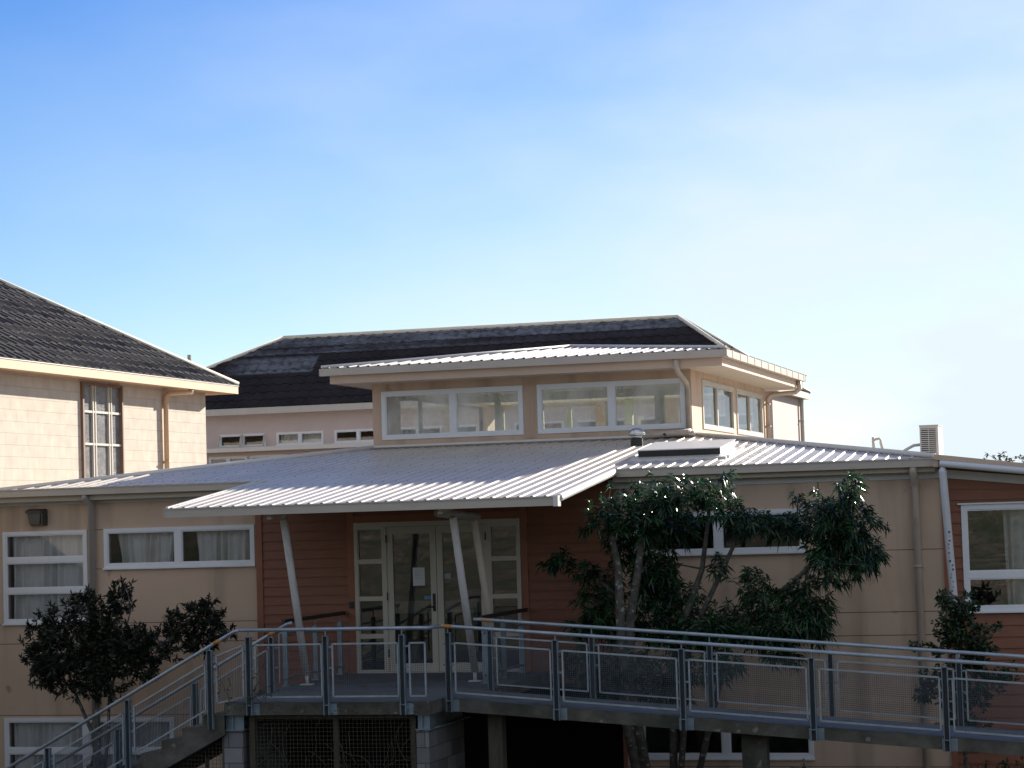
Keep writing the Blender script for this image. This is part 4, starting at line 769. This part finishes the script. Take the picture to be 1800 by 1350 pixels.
for (x0, x1) in ((-0.60, -0.33), (2.08, 2.25)):
    pr = MB()
    pr.add([(x0, -5.12, -3.0), (x1, -5.12, -3.0), (x1, -5.12, -0.375), (x0, -5.12, -0.375)], [(0, 1, 2, 3)], 0)
    pr.add([(x1, -5.12, -3.0), (x1, -3.6, -3.0), (x1, -3.6, -0.375), (x1, -5.12, -0.375)], [(0, 1, 2, 3)], 1); pr.add([(x0, -5.12, -3.0), (x0, -5.12, -0.375), (x0, -3.6, -0.375), (x0, -3.6, -3.0)], [(0, 1, 2, 3)], 1); pr.add([(x0, -3.6, -3.0), (x1, -3.6, -3.0), (x1, -3.6, -0.375), (x0, -3.6, -0.375)], [(3, 2, 1, 0)], 0); pr.add([(x0, -5.12, -0.375), (x1, -5.12, -0.375), (x1, -3.6, -0.375), (x0, -3.6, -0.375)], [(0, 1, 2, 3)], 0)
    po = pr.build('pier', [M['block'], M['block_side']], wk)
    ib = MB(); xm_ = (x0+x1)/2; ib.box(x0, x1+0.03, -5.15, -3.4, -0.373, -0.358); ib.box(xm_-0.006, xm_+0.006, -5.14, -3.4, -0.358, -0.182); ib.box(x0, x1+0.03, -5.15, -3.4, -0.182, -0.167); ib.box(x0+0.02, xm_-0.007, -5.10, -5.09, -0.357, -0.183); ib.box(xm_+0.007, x1+0.01, -5.10, -5.09, -0.357, -0.183); ib.build('bearer', M['steel'], po)
for x0, x1 in ((2.80, 2.99), (6.17, 6.49), (10.0, 10.2)):
    pp = MB(); pp.box(x0, x1, -4.3, -4.1, -3.0, zR(x0)-0.19); pp.build('support_post', M['timber'] if x0 < 3 else M['concrete'], wk)
stt = thing('concrete_stairs', 'mossy concrete stairs descending to the left from the entrance landing', 'stairs', (-2, -4.3, -3))
ss = MB(); RS, TR = 0.166, 0.305; nst = 15
pts = [(-0.553, -0.02)]; x, z = -0.553, -0.02
for i in range(nst):
    z2 = z-(RS if i else RS-0.02); pts.append((x, z2)); x -= TR; pts.append((x, z2)); z = z2
und = [(x, z-0.30), (-0.553, -0.42)]
poly = pts+und; n = len(poly)
ss.v = [(a, -5.20, b) for a, b in poly]+[(a, -3.32, b) for a, b in poly]
for i in range(n-2):
    ss.f.append((i, i+1, n+i+1, n+i)); ss.m.append(0)
ss.f += [(n-2, n-1, 2*n-1, 2*n-2)]; ss.m += [0]
# side faces as strips (tread columns)
for off in (0, n):
    for i in range(nst):
        a, b = 2*i+1, 2*i+2; xa, xb = poly[a][0], poly[b][0]; us = lambda q: -0.42+(q+0.553)*((z-0.30+0.42)/(x+0.553))
        k0 = len(ss.v); yy = -5.20 if off == 0 else -3.32
        ss.v += [(xa, yy, us(xa)), (xb, yy, us(xb))]; ss.f.append((off+a, off+b, k0+1, k0)); ss.m.append(0)
ss.build('flight', M['concrete'], stt)

# ================================================================== RAILINGS
def mesh_panel(parent, p0, p1, q0, q1, pitch=0.026, r=0.0014, frame=0.021, nofr=False):
    """p0,p1 bottom ends; q0,q1 top ends (same y). frame tubes plus woven wire infill"""
    p0, p1, q0, q1 = map(Vector, (p0, p1, q0, q1)); fr = MB()
    for a, b in ((p0, p1), (q0, q1), (p0, q0), (p1, q1)): fr.beam(a, b, frame, frame)
    fo = fr.build('panel', M['steel2'], parent)
    wm = MB(); L_ = (p1-p0).length; n = int(L_/pitch); H = (q0-p0).length; k = int(H/pitch)
    def strip(a, b, y=0):
        d = (b-a).normalized(); s = d.cross(Vector((0, 1, 0))).normalized()*r; t = Vector((0, r, 0))
        wm.add([a-s-t, a+s-t, a+s+t, a-s+t, b-s-t, b+s-t, b+s+t, b-s+t], [(0, 4, 5, 1), (1, 5, 6, 2), (2, 6, 7, 3), (3, 7, 4, 0)])
    for i in range(1, n): t = i/n; strip(p0.lerp(p1, t), q0.lerp(q1, t))
    for j in range(1, k): t = j/k; strip(p0.lerp(q0, t), p1.lerp(q1, t))
    wm.build('wire_mesh', M['mesh'], fo); return fo
def post(parent, x, y, ztop, zbot, zfix=None, rail=None):
    mb = MB(); w_ = 0.052
    mb.box(x-w_, x-w_+0.009, y-0.03, y+0.035, zbot, ztop); mb.box(x+w_-0.009-0.03, x+w_-0.03, y-0.03, y+0.035, zbot, ztop); mb.box(x-w_+0.009, x+w_-0.039, y+0.02, y+0.032, zbot, ztop-0.004, 1); mb.box(x-w_, x+w_-0.03, y-0.03, y+0.035, ztop, ztop+0.007)
    if zfix is not None: mb.box(x-w_-0.03, x+w_+0.055, y+0.036, y+0.046, zbot, zfix); mb.box(x-w_+0.001, x+w_-0.031, y-0.031, y+0.02, zfix-0.02, zfix-0.010)
    for z in (ztop-0.14, (ztop+zbot)/2+0.1): mb.box(x-0.085, x-w_, y-0.005, y+0.005, z-0.012, z+0.012); mb.box(x+0.022, x+0.07, y-0.005, y+0.005, z-0.012, z+0.012)
    if rail is not None: mb.tube([(x-0.015, y, ztop), (x-0.015, y, rail)], 0.009, 6)
    return mb.build('post', [M['steel'], M['webdark']], parent)
def rail(parent, pts, r=0.024, m=None): mb = MB(); mb.tube(pts, r, 12); return mb.build('handrail', m or M['steel2'], parent, smooth=True)
def grip(parent, a, b): mb = MB(); mb.tube([a, b], 0.0265, 12); return mb.build('orange_tape', M['orange'], parent, smooth=True)
YL, YF, YB = -5.245, -4.69, -3.27
lr = thing('landing_railing', 'galvanised mesh railing along the front edge of the level landing', 'railing', (1, YL, 0))
for x in (-0.155, 0.925, 1.975): post(lr, x, YL, 0.855, -0.165, -0.02, 0.95)
for a, b in ((-0.075, 0.85), (1.005, 1.90), (2.06, 2.27)): mesh_panel(lr, (a, YL, 0.075), (b, YL, 0.075), (a, YL, 0.755), (b, YL, 0.755))
rail(lr, [(-0.30, YL, 0.95), (2.20, YL, 0.945), (2.27, YL+0.06, 0.94), (2.32, YF-0.05, 0.935)])
rr = thing('ramp_railing', 'galvanised mesh railing along the near side of the sloping ramp', 'railing', (6, YF, -0.3), 'railings beside the ramp')
def railz(x): return 0.935-0.081*(x-2.36) if x > 2.36 else 0.935
def ramp_rail(parent, y, xs, off=0.0):
    for x in xs: post(parent, x, y, railz(x)-0.085, railz(x)-1.11, railz(x)-0.955, railz(x))
    for a, b in zip(xs[:-1], xs[1:]):
        a2, b2 = a+0.078, b-0.085
        mesh_panel(parent, (a2, y, railz(a2)-0.855), (b2, y, railz(b2)-0.855), (a2, y, railz(a2)-0.21), (b2, y, railz(b2)-0.21))
xsF = [2.42, 3.87, 5.525, 7.175, 8.81, 10.45, 12.1]
ramp_rail(rr, YF, xsF)
rail(rr, [(2.32, YF-0.05, 0.935), (2.36, YF, 0.935), (12.2, YF, railz(12.2))]); grip(rr, (2.30, YF-0.03, 0.936), (2.46, YF, railz(2.46)))
r2 = thing('ramp_railing', 'galvanised mesh railing along the far side of the ramp, beside the wall shrubs', 'railing', (6, YB, -0.3), 'railings beside the ramp')
xsB = [2.57, 4.0, 5.61, 7.21, 8.86, 10.5, 12.1]; ramp_rail(r2, YB, xsB)
rail(r2, [(2.33, YB, 0.95), (2.45, YB, railz(2.36)+0.01), (12.2, YB, railz(12.2)+0.01)]); grip(r2, (2.44, YB, railz(2.44)+0.012), (2.58, YB, railz(2.58)+0.01))
def stz(x): return 0.95+0.535*(x+0.34) if x < -0.34 else 0.95
def stair_rail(t, y, xs, x_end, level_to):
    for x in xs: post(t, x, y, stz(x)-0.065, stz(x)-1.10, None, stz(x))
    for a, b in zip(xs[1:], xs[:-1]):
        a2, b2 = a+0.078, b-0.085; mesh_panel(t, (a2, y, stz(a2)-0.80), (b2, y, stz(b2)-0.80), (a2, y, stz(a2)-0.19), (b2, y, stz(b2)-0.19))
    rail(t, [(x_end, y, stz(x_end)), (-0.38, y, stz(-0.38)), (-0.30, y, 0.95)]+([(level_to, y, 0.95)] if level_to else []))
    grip(t, (-0.66, y, stz(-0.66)), (-0.57, y, stz(-0.57)))
s1 = thing('stair_railing', 'galvanised mesh railing on the near side of the stairs', 'railing', (-2, YL, -1), 'railings beside the stairs')
stair_rail(s1, YL, [-0.71, -1.91, -3.1, -4.3], -4.9, None)
mesh_panel(s1, (-0.63, YL, 0.0), (-0.25, YL, 0.075), (-0.63, YL, 0.62), (-0.25, YL, 0.755))
s2 = thing('stair_railing', 'galvanised mesh railing on the wall side of the stairs', 'railing', (-2, YB-0.05, -1), 'railings beside the stairs')
stair_rail(s2, YB-0.08, [-0.60, -1.78, -2.98, -4.15], -4.8, None)
pb_ = MB(); pb_.beam((-0.50, YB-0.08, 0.12), (-0.50, YB-0.08, 0.80), 0.022, 0.022); pb_.beam((-0.50, YB-0.08, 0.80), (-0.42, YB-0.08, 0.82), 0.022, 0.022); pb_.build('end_bracket', M['steel'], s2)
def porch_rail(t, x, y0, y1, ys, z=0.93):
    mb = MB(); mb.beam((x, y0, z), (x, y1, z), 0.05, 0.055); mb.build('handrail', M['darkrail'], t)
    for y in ys:
        p = MB(); p.box(x-0.035, x+0.035, y-0.02, y+0.02, 0.0, 0.80); p.tube([(x, y, 0.80), (x, y, 0.91)], 0.010, 6); p.box(x-0.06, x+0.06, y-0.06, y+0.06, 0.0, 0.015); p.build('post', M['steel'], t)
    m2 = MB(); m2.beam((x, y0+0.05, 0.72), (x, y1-0.05, 0.72), 0.03, 0.03); m2.beam((x, y0+0.05, 0.12), (x, y1-0.05, 0.12), 0.03, 0.03); m2.build('rail', M['steel'], t)
h1 = thing('porch_handrail', 'dark handrail on grey posts at the left edge of the porch, beside the red wall', 'handrail', (-0.75, -1.3, 0), 'handrails at the porch edges'); porch_rail(h1, -0.75, -2.55, -0.05, (-2.5, -1.29, -0.25))
h2 = thing('porch_handrail', 'dark handrail on grey posts at the right edge of the porch, before the doors', 'handrail', (2.15, -1.3, 0), 'handrails at the porch edges'); porch_rail(h2, 2.17, -2.4, -0.05, (-2.25, -1.3, -0.32))

# wire screen below the landing
sc = thing('wire_screen', 'wire mesh screen on timber posts closing the dark space below the landing', 'screen', (0.9, -5.06, -3))
for x in (-0.22, 0.95, 2.02): p = MB(); p.box(x-0.035, x+0.035, -5.06, -5.0, -3.0, -0.20); p.build('post', M['timber'], sc)
p = MB(); p.box(-0.25, 2.05, -5.075, -5.061, -0.225, -0.17); p.build('top_rail', M['timber'], sc)
wm = MB()
def wire(a, b, r=0.002): wm.beam(a, b, 2*r, 2*r)
x = -0.25
while x < 2.06: wire((x+random.uniform(-.004, .004), -5.085, -0.2), (x+random.uniform(-.006, .006), -5.085, -2.2)); x += 0.052
z = -0.24
while z > -2.2: wire((-0.25, -5.085, z), (2.06, -5.085, z+random.uniform(-.006, .006))); z -= 0.052
wm.build('wire_mesh', M['timber'], sc)
s_ = thing('wire_screen', 'wire mesh screen closing the dark triangle beneath the stairs', 'screen', (-1, -5.1, -3))
wm = MB(); x = -0.62
while x > -3.2: zt = -0.45+(x+0.553)*0.535; wire((x, -5.10, zt), (x, -5.10, -2.2)); x -= 0.052
z = -0.5
while z > -2.2: wire((-0.60, -5.10, z), (min(-0.62, -0.553+(z+0.45)/0.535)-0.0 if False else max(-3.2, -0.553+(z+0.45)/0.535), -5.10, z)) if z < -0.5 else None; z -= 0.052
wm.build('wire_mesh', M['timber'], s_)
cp = MB(); cp.tube([(-0.62, -5.10, -0.45), (-0.62, -5.10, -3)], 0.02, 6); cp.tube([(-0.95, -4.9, -0.75), (-0.95, -4.9, -3)], 0.03, 6); cp.build('post', M['timber'], s_)

# ================================================================== PLANTS
def leaf(mb, p, d, L_, W_, droop, mi=0, rng=random):
    d = d.normalized(); s = d.cross(Vector((0, 0, 1)))
    if s.length < 0.1: s = Vector((1, 0, 0))
    s = s.normalized(); s = (s*math.cos(1.0)+d.cross(s)*math.sin(rng.uniform(-1.2, 1.2))).normalized()*W_
    m = p+d*L_*0.5+Vector((0, 0, -droop*L_*0.18)); e = p+d*L_+Vector((0, 0, -droop*L_*0.6))
    q = p+d*L_*0.2
    mb.add([p, q+s*0.7, m+s, e, m-s, q-s*0.7], [(0, 1, 5), (1, 2, 4, 5), (2, 3, 4)], mi)
def whorl(mb, p, axis, nl, L_, W_, rng, spread=0.9, droop=0.5):
    axis = axis.normalized()
    for i in range(nl):
        a = rng.uniform(0, 2*math.pi); r = Vector((math.cos(a), math.sin(a), 0)); 
        d = (axis*rng.uniform(0.25, 1.0)+Vector((rng.gauss(0, 1), rng.gauss(0, 1), rng.gauss(0, 1))).normalized()*spread)
        leaf(mb, p-axis*rng.uniform(0, 0.10), d, L_*rng.uniform(0.45, 1.2), W_*rng.uniform(0.8, 1.2), droop, 0, rng)
def shrub(name, label, cat, base, stems, blobs, m, nper, L_, W_, depth, seed, nl=12, droop=0.6, bark=None, group=None, spread=0.9, upw=0.5, fill=1.0):
    rng = random.Random(seed); t = thing(name, label, cat, base, group)
    mb = MB()
    for pts, r in stems:
        k = len(pts); mb.tube(pts, [r*(1-0.7*i/(k-1)) for i in range(k)], 8)
    tw = MB(); lf = MB()
    allp = [Vector(p) for pts, r in stems for p in pts]
    for (x, y, z, rx, rz) in blobs:
        c = Vector((x, y+rng.uniform(-depth, depth)*0.4, z)); cnt = max(3, int(nper*rx*rz*fill))
        near = min(allp, key=lambda q: (q-c).length)
        for i in range(cnt):
            v = Vector((rng.gauss(0, 1), rng.gauss(0, 1), rng.gauss(0, 1))).normalized(); s = rng.uniform(0.1, 1) ** 0.45
            if rng.random() < 0.22: s *= rng.uniform(1.05, 1.5)
            p = c+Vector((v.x*rx*s, v.y*depth*s, v.z*rz*s))
            ax = (p-near)*0.8+Vector((v.x, v.y, v.z))*0.4+Vector((0, 0, upw))
            whorl(lf, p, ax, nl, L_, W_, rng, spread, droop)
            if rng.random() < 0.35: tw.tube([near.lerp(c, 0.6)+Vector((rng.uniform(-.05, .05),)*3), c.lerp(p, 0.5), p], [0.008, 0.005, 0.003], 4, cap=False)
        tw.tube([near, near.lerp(c, 0.5)+Vector((rng.uniform(-.04, .04), 0, 0.03)), c], [0.016, 0.011, 0.006], 5, cap=False)
    b0 = len(mb.v); mb.v += tw.v; mb.f += [tuple(i+b0 for i in f) for f in tw.f]; mb.m += tw.m
    mb.build('trunk', bark or M['bark'], t, smooth=True)
    lf.build('crown', m, t)
    return t
T2b = [(3.95,-1.95,2.32,0.33,0.33), (4.42,-1.95,2.50,0.37,0.33), (4.92,-2.0,2.56,0.49,0.34), (5.48,-1.95,2.44,0.36,0.28), (5.86,-1.9,2.22,0.34,0.25), (4.5,-2.1,2.22,0.35,0.22), (4.80,-1.4,2.17,0.42,0.33), (4.06,-1.4,1.87,0.30,0.30), (6.30,-1.3,2.12,0.50,0.20), (7.24,-1.5,2.10,0.52,0.42), (7.46,-1.5,1.70,0.36,0.38), (6.95,-1.5,1.79,0.36,0.30), (7.38,-2.0,2.60,0.22,0.24), (3.09,-1.6,1.69,0.27,0.19), (3.51,-1.6,1.55,0.23,0.19), (3.66,-1.5,1.06,0.33,0.30), (4.62,-1.5,1.58,0.22,0.28), (5.41,-1.6,1.59,0.13,0.22), (5.93,-1.6,1.26,0.26,0.36), (6.56,-1.6,1.01,0.52,0.36), (6.79,-1.6,0.73,0.30,0.28), (5.67,-1.5,0.79,0.60,0.30), (4.44,-1.5,0.81,0.45,0.38), (5.01,-1.5,0.64,0.60,0.30), (3.90,-1.5,0.74,0.38,0.26), (6.15,-1.5,0.62,0.60,0.26), (4.35,-1.5,1.55,0.25,0.40), (5.70,-2.0,2.83,0.10,0.12), (6.54,-1.4,2.50,0.10,0.09), (4.45,-1.6,2.1,0.45,0.3), (4.35,-1.0,1.3,0.4,0.4), (4.8,-1.2,1.1,0.35,0.35), (3.7,-1.0,1.3,0.25,0.3), (7.0,-1.7,2.35,0.35,0.25), (7.1,-1.8,1.55,0.45,0.3), (6.7,-1.4,2.15,0.35,0.22), (5.3,-1.8,0.7,0.5,0.25), (6.4,-1.8,0.75,0.55,0.28), (3.4,-1.5,0.75,0.25,0.25), (3.5,-1.7,0.25,0.35,0.28), (4.2,-1.8,0.2,0.45,0.3), (4.9,-1.8,0.12,0.45,0.3), (5.5,-1.8,0.2,0.35,0.25), (6.3,-1.7,0.3,0.35,0.15), (4.5,-1.7,-0.2,0.5,0.25), (3.8,-1.7,-0.2,0.4,0.25)]
yb_ = -1.45
T2s = [([(4.45, yb_, -3), (4.10, yb_-.4, -0.6), (4.08, yb_-.5, 0.73), (4.07, yb_-.5, 1.55), (4.02, yb_-.5, 1.87), (3.92, yb_-.4, 2.2), (3.90, yb_-.3, 2.4)], 0.088), ([(4.5, yb_, -3), (4.16, yb_-.45, 0.1), (4.20, yb_-.45, 0.81), (4.33, yb_-.45, 1.46), (4.41, yb_-.4, 2.0), (4.6, yb_-.3, 2.3), (4.85, yb_-.3, 2.5)], 0.088),
       ([(4.6, yb_, -3), (4.71, yb_, 0.1), (4.89, yb_, 0.8), (5.19, yb_-.1, 1.52), (5.28, yb_, 2.2), (5.33, yb_, 2.7)], 0.065), ([(4.6, yb_, -3), (4.97, yb_-.1, 0.5), (5.36, yb_-.1, 1.27), (5.63, yb_, 1.83), (5.72, yb_, 2.31), (5.54, yb_+.1, 2.83)], 0.05),
       ([(4.7, yb_, -2.5), (5.5, yb_, 0.4), (6.0, yb_-.1, 0.94), (6.66, yb_-.1, 1.48), (7.16, yb_, 2.11), (7.3, yb_, 2.65)], 0.05), ([(3.95, yb_, 1.14), (3.55, yb_-.1, 1.51), (3.13, yb_-.1, 1.77)], 0.03), ([(4.41, yb_-.4, 1.98), (4.62, yb_-.4, 2.18), (4.96, yb_-.4, 2.4)], 0.04), ([(5.63, yb_, 1.83), (6.04, yb_+.1, 2.1), (6.53, yb_+.1, 2.22)], 0.025)]
shrub('oleander_tree', 'large many-stemmed tree with narrow leaves against the beige wall behind the ramp', 'tree', (4.4, -1.45, -3), T2s, T2b, M['leaf'], 540, 0.15, 0.0125, 0.36, 21, nl=14, droop=0.9)
T1b = [(-4.94,-1.7,0.80,0.38,0.42), (-4.26,-1.6,1.00,0.48,0.40), (-3.88,-1.6,1.24,0.28,0.26), (-4.56,-1.7,0.45,0.66,0.42), (-3.99,-1.6,0.52,0.58,0.50), (-3.61,-1.6,0.61,0.40,0.40), (-5.00,-1.6,0.28,0.29,0.29), (-3.14,-1.6,0.60,0.29,0.30), (-2.76,-1.6,0.88,0.22,0.30), (-2.48,-1.6,1.02,0.28,0.28), (-2.15,-1.6,0.88,0.18,0.24), (-2.54,-1.6,0.59,0.33,0.26), (-4.76,-1.6,0.02,0.42,0.20), (-4.09,-1.6,0.03,0.50,0.25), (-3.43,-1.6,0.26,0.32,0.28), (-3.76,-1.6,1.52,0.10,0.09), (-4.40,-1.6,1.36,0.14,0.12), (-5.19,-1.6,0.37,0.18,0.32), (-2.03,-1.6,0.72,0.15,0.12), (-2.28,-1.6,1.22,0.08,0.09)]
T1s = [([(-4.15, -1.6, -3.0), (-4.19, -1.6, -1.1), (-4.19, -1.6, -0.16), (-4.23, -1.6, 0.44), (-4.3, -1.6, 1.05)], 0.055), ([(-4.15, -1.6, -1.6), (-4.26, -1.6, -0.79), (-4.54, -1.6, -0.17), (-4.75, -1.6, 0.45)], 0.045), ([(-4.12, -1.65, -1.6), (-4.02, -1.6, -0.85), (-3.99, -1.6, -0.25), (-3.75, -1.6, 0.61), (-3.6, -1.6, 1.1)], 0.035), ([(-3.85, -1.6, 0.3), (-3.05, -1.6, 0.6), (-2.58, -1.6, 0.85), (-2.3, -1.6, 1.1)], 0.03)]
shrub('dark_tree', 'dark dense small tree with slim stems between the left wall and the stairs', 'tree', (-4.15, -1.6, -3), T1s, T1b, M['leafdark'], 560, 0.105, 0.0145, 0.32, 33, nl=15, droop=0.1, spread=1.0)
T3b = [(8.77,-1.60,0.94,0.28,0.26), (8.60,-1.60,0.67,0.24,0.26), (8.83,-1.60,0.52,0.32,0.30), (8.51,-1.60,1.04,0.13,0.12), (8.97,-1.60,0.28,0.20,0.28), (8.74,-1.60,0.13,0.28,0.30), (8.13,-1.60,0.41,0.14,0.06), (8.44,-1.60,0.37,0.16,0.09), (8.35,-1.60,-0.02,0.22,0.14), (8.64,-1.60,-0.25,0.28,0.28), (9.11,-1.60,-0.03,0.20,0.20), (8.22,-1.60,-0.21,0.18,0.18), (9.16,-1.60,0.36,0.12,0.08), (9.18,-1.60,0.66,0.14,0.06), (9.34,-1.60,0.01,0.18,0.14), (8.95,-1.60,-0.25,0.22,0.22), (8.75, -1.6, -0.7, 0.3, 0.3)]
T3s = [([(8.74, -1.6, -3), (8.74, -1.6, -0.56), (8.74, -1.6, 0.29), (8.77, -1.6, 1.06)], 0.035), ([(8.73, -1.6, 0.0), (8.36, -1.6, 0.33), (8.1, -1.6, 0.45)], 0.012), ([(8.74, -1.6, 0.1), (8.95, -1.6, 0.4), (9.13, -1.6, 0.62)], 0.014), ([(8.74, -1.6, -0.5), (8.35, -1.6, -0.2), (8.2, -1.6, -0.1)], 0.012), ([(8.74, -1.6, -0.5), (9.05, -1.6, -0.15), (9.3, -1.6, 0.05)], 0.012)]
shrub('round_leaf_shrub', 'upright shrub with small rounded leaves before the slanted white pole at right', 'shrub', (8.74, -1.6, -3), T3s, T3b, M['leafround'], 900, 0.075, 0.019, 0.28, 44, nl=9, droop=0.3)
shrub('low_bush', 'low green bush at the foot of the dark tree by the stairs', 'bush', (-4.0, -2.2, -3), [([(-4.05, -2.2, -3), (-4.0, -2.2, -1.4)], 0.03)], [(-4.0, -2.2, -1.32, 0.35, 0.22), (-3.75, -2.2, -1.5, 0.35, 0.3)], M['leafround'], 300, 0.08, 0.015, 0.25, 51, nl=9)
shrub('low_bush', 'small weed bush in the dark under the ramp before the lower window', 'bush', (6.5, -1.0, -3), [([(6.55, -1.0, -3), (6.5, -1.0, -1.5)], 0.02)], [(6.45, -1.0, -1.33, 0.20, 0.13), (6.55, -1.0, -1.6, 0.3, 0.2)], M['leafround'], 260, 0.07, 0.013, 0.2, 52, nl=8)
shrub('low_bush', 'small weed bush at the bottom right below the ramp slab', 'bush', (8.3, -1.0, -3), [([(8.3, -1.0, -3), (8.25, -1.0, -1.5)], 0.02)], [(8.27, -1.0, -1.38, 0.18, 0.12), (9.0, -1.0, -1.42, 0.45, 0.28), (9.5, -1.0, -1.35, 0.45, 0.3), (8.8, -1.2, -1.6, 0.5, 0.3)], M['leafround'], 240, 0.07, 0.013, 0.2, 53, nl=8)
shrub('distant_tree', 'distant tree top just showing above the far right roof edge', 'tree', (7.6, 30, -3), [([(7.6, 30, -3), (7.6, 30, 2.2), (7.7, 30, 3.0)], 0.15)], [(7.25, 30, 3.42, 0.50, 0.40), (7.9, 30, 3.2, 0.6, 0.40), (8.6, 30, 3.1, 0.8, 0.42), (7.6, 30, 2.4, 1.4, 0.6)], M['leaffar'], 170, 0.10, 0.02, 0.8, 61, nl=14)
# dry creeper over the landing edge and wire screen
cpz = thing('dry_creeper', 'thin dry creeper twigs climbing the wire screen and the landing post', 'creeper', (-0.1, -5.15, -3))
cm = MB(); cl = MB(); rng = random.Random(77)
for i in range(30):
    x = rng.uniform(-0.25, 2.0); z = rng.uniform(-1.6, -0.6); y = -5.11; pts = [(x, y, z)]; a = rng.uniform(0.6, 2.5)
    for k in range(rng.randint(3, 6)):
        a += rng.uniform(-0.5, 0.5); x += 0.11*math.cos(a); z += 0.11*abs(math.sin(a)); y = -5.11+rng.uniform(-0.03, 0.005)
        pts.append((x, y if z < -0.16 else -5.27, z))
    cm.tube(pts, 0.0035, 4)
cm.build('twigs', M['twig'], cpz); cm = MB()
for i in range(16):
    x = rng.uniform(-0.62, 0.1); z = rng.uniform(-0.1, 0.1); a = rng.uniform(0.8, 2.2); pts = [(x, -5.29, z)]
    for k in range(rng.randint(3, 7)):
        a += rng.uniform(-0.6, 0.6); x += 0.08*math.cos(a); z += 0.08*math.sin(a); pts.append((x, -5.29+rng.uniform(-.02, .02), z))
        if rng.random() < 0.7: leaf(cl, Vector((x, -5.29, z)), Vector((rng.gauss(0, 1), -0.3, rng.gauss(0, 1))), 0.05, 0.010, 0.3, 0, rng)
    cm.tube(pts, 0.003, 4)
for i in range(60):
    x = rng.uniform(-0.5, 2.2); leaf(cl, Vector((x, -5.205, rng.uniform(-0.16, -0.02))), Vector((rng.gauss(0, 0.6), -0.6, rng.uniform(-0.4, 0.9))), rng.uniform(0.03, 0.09), 0.006, 0.5, 0, rng)
cpz_t = cm.build('twigs', M['twig'], cpz); cl.build('leaves', M['leafround'], cpz)
for o in bpy.data.objects:
    if '_org' in o: del o['_org']
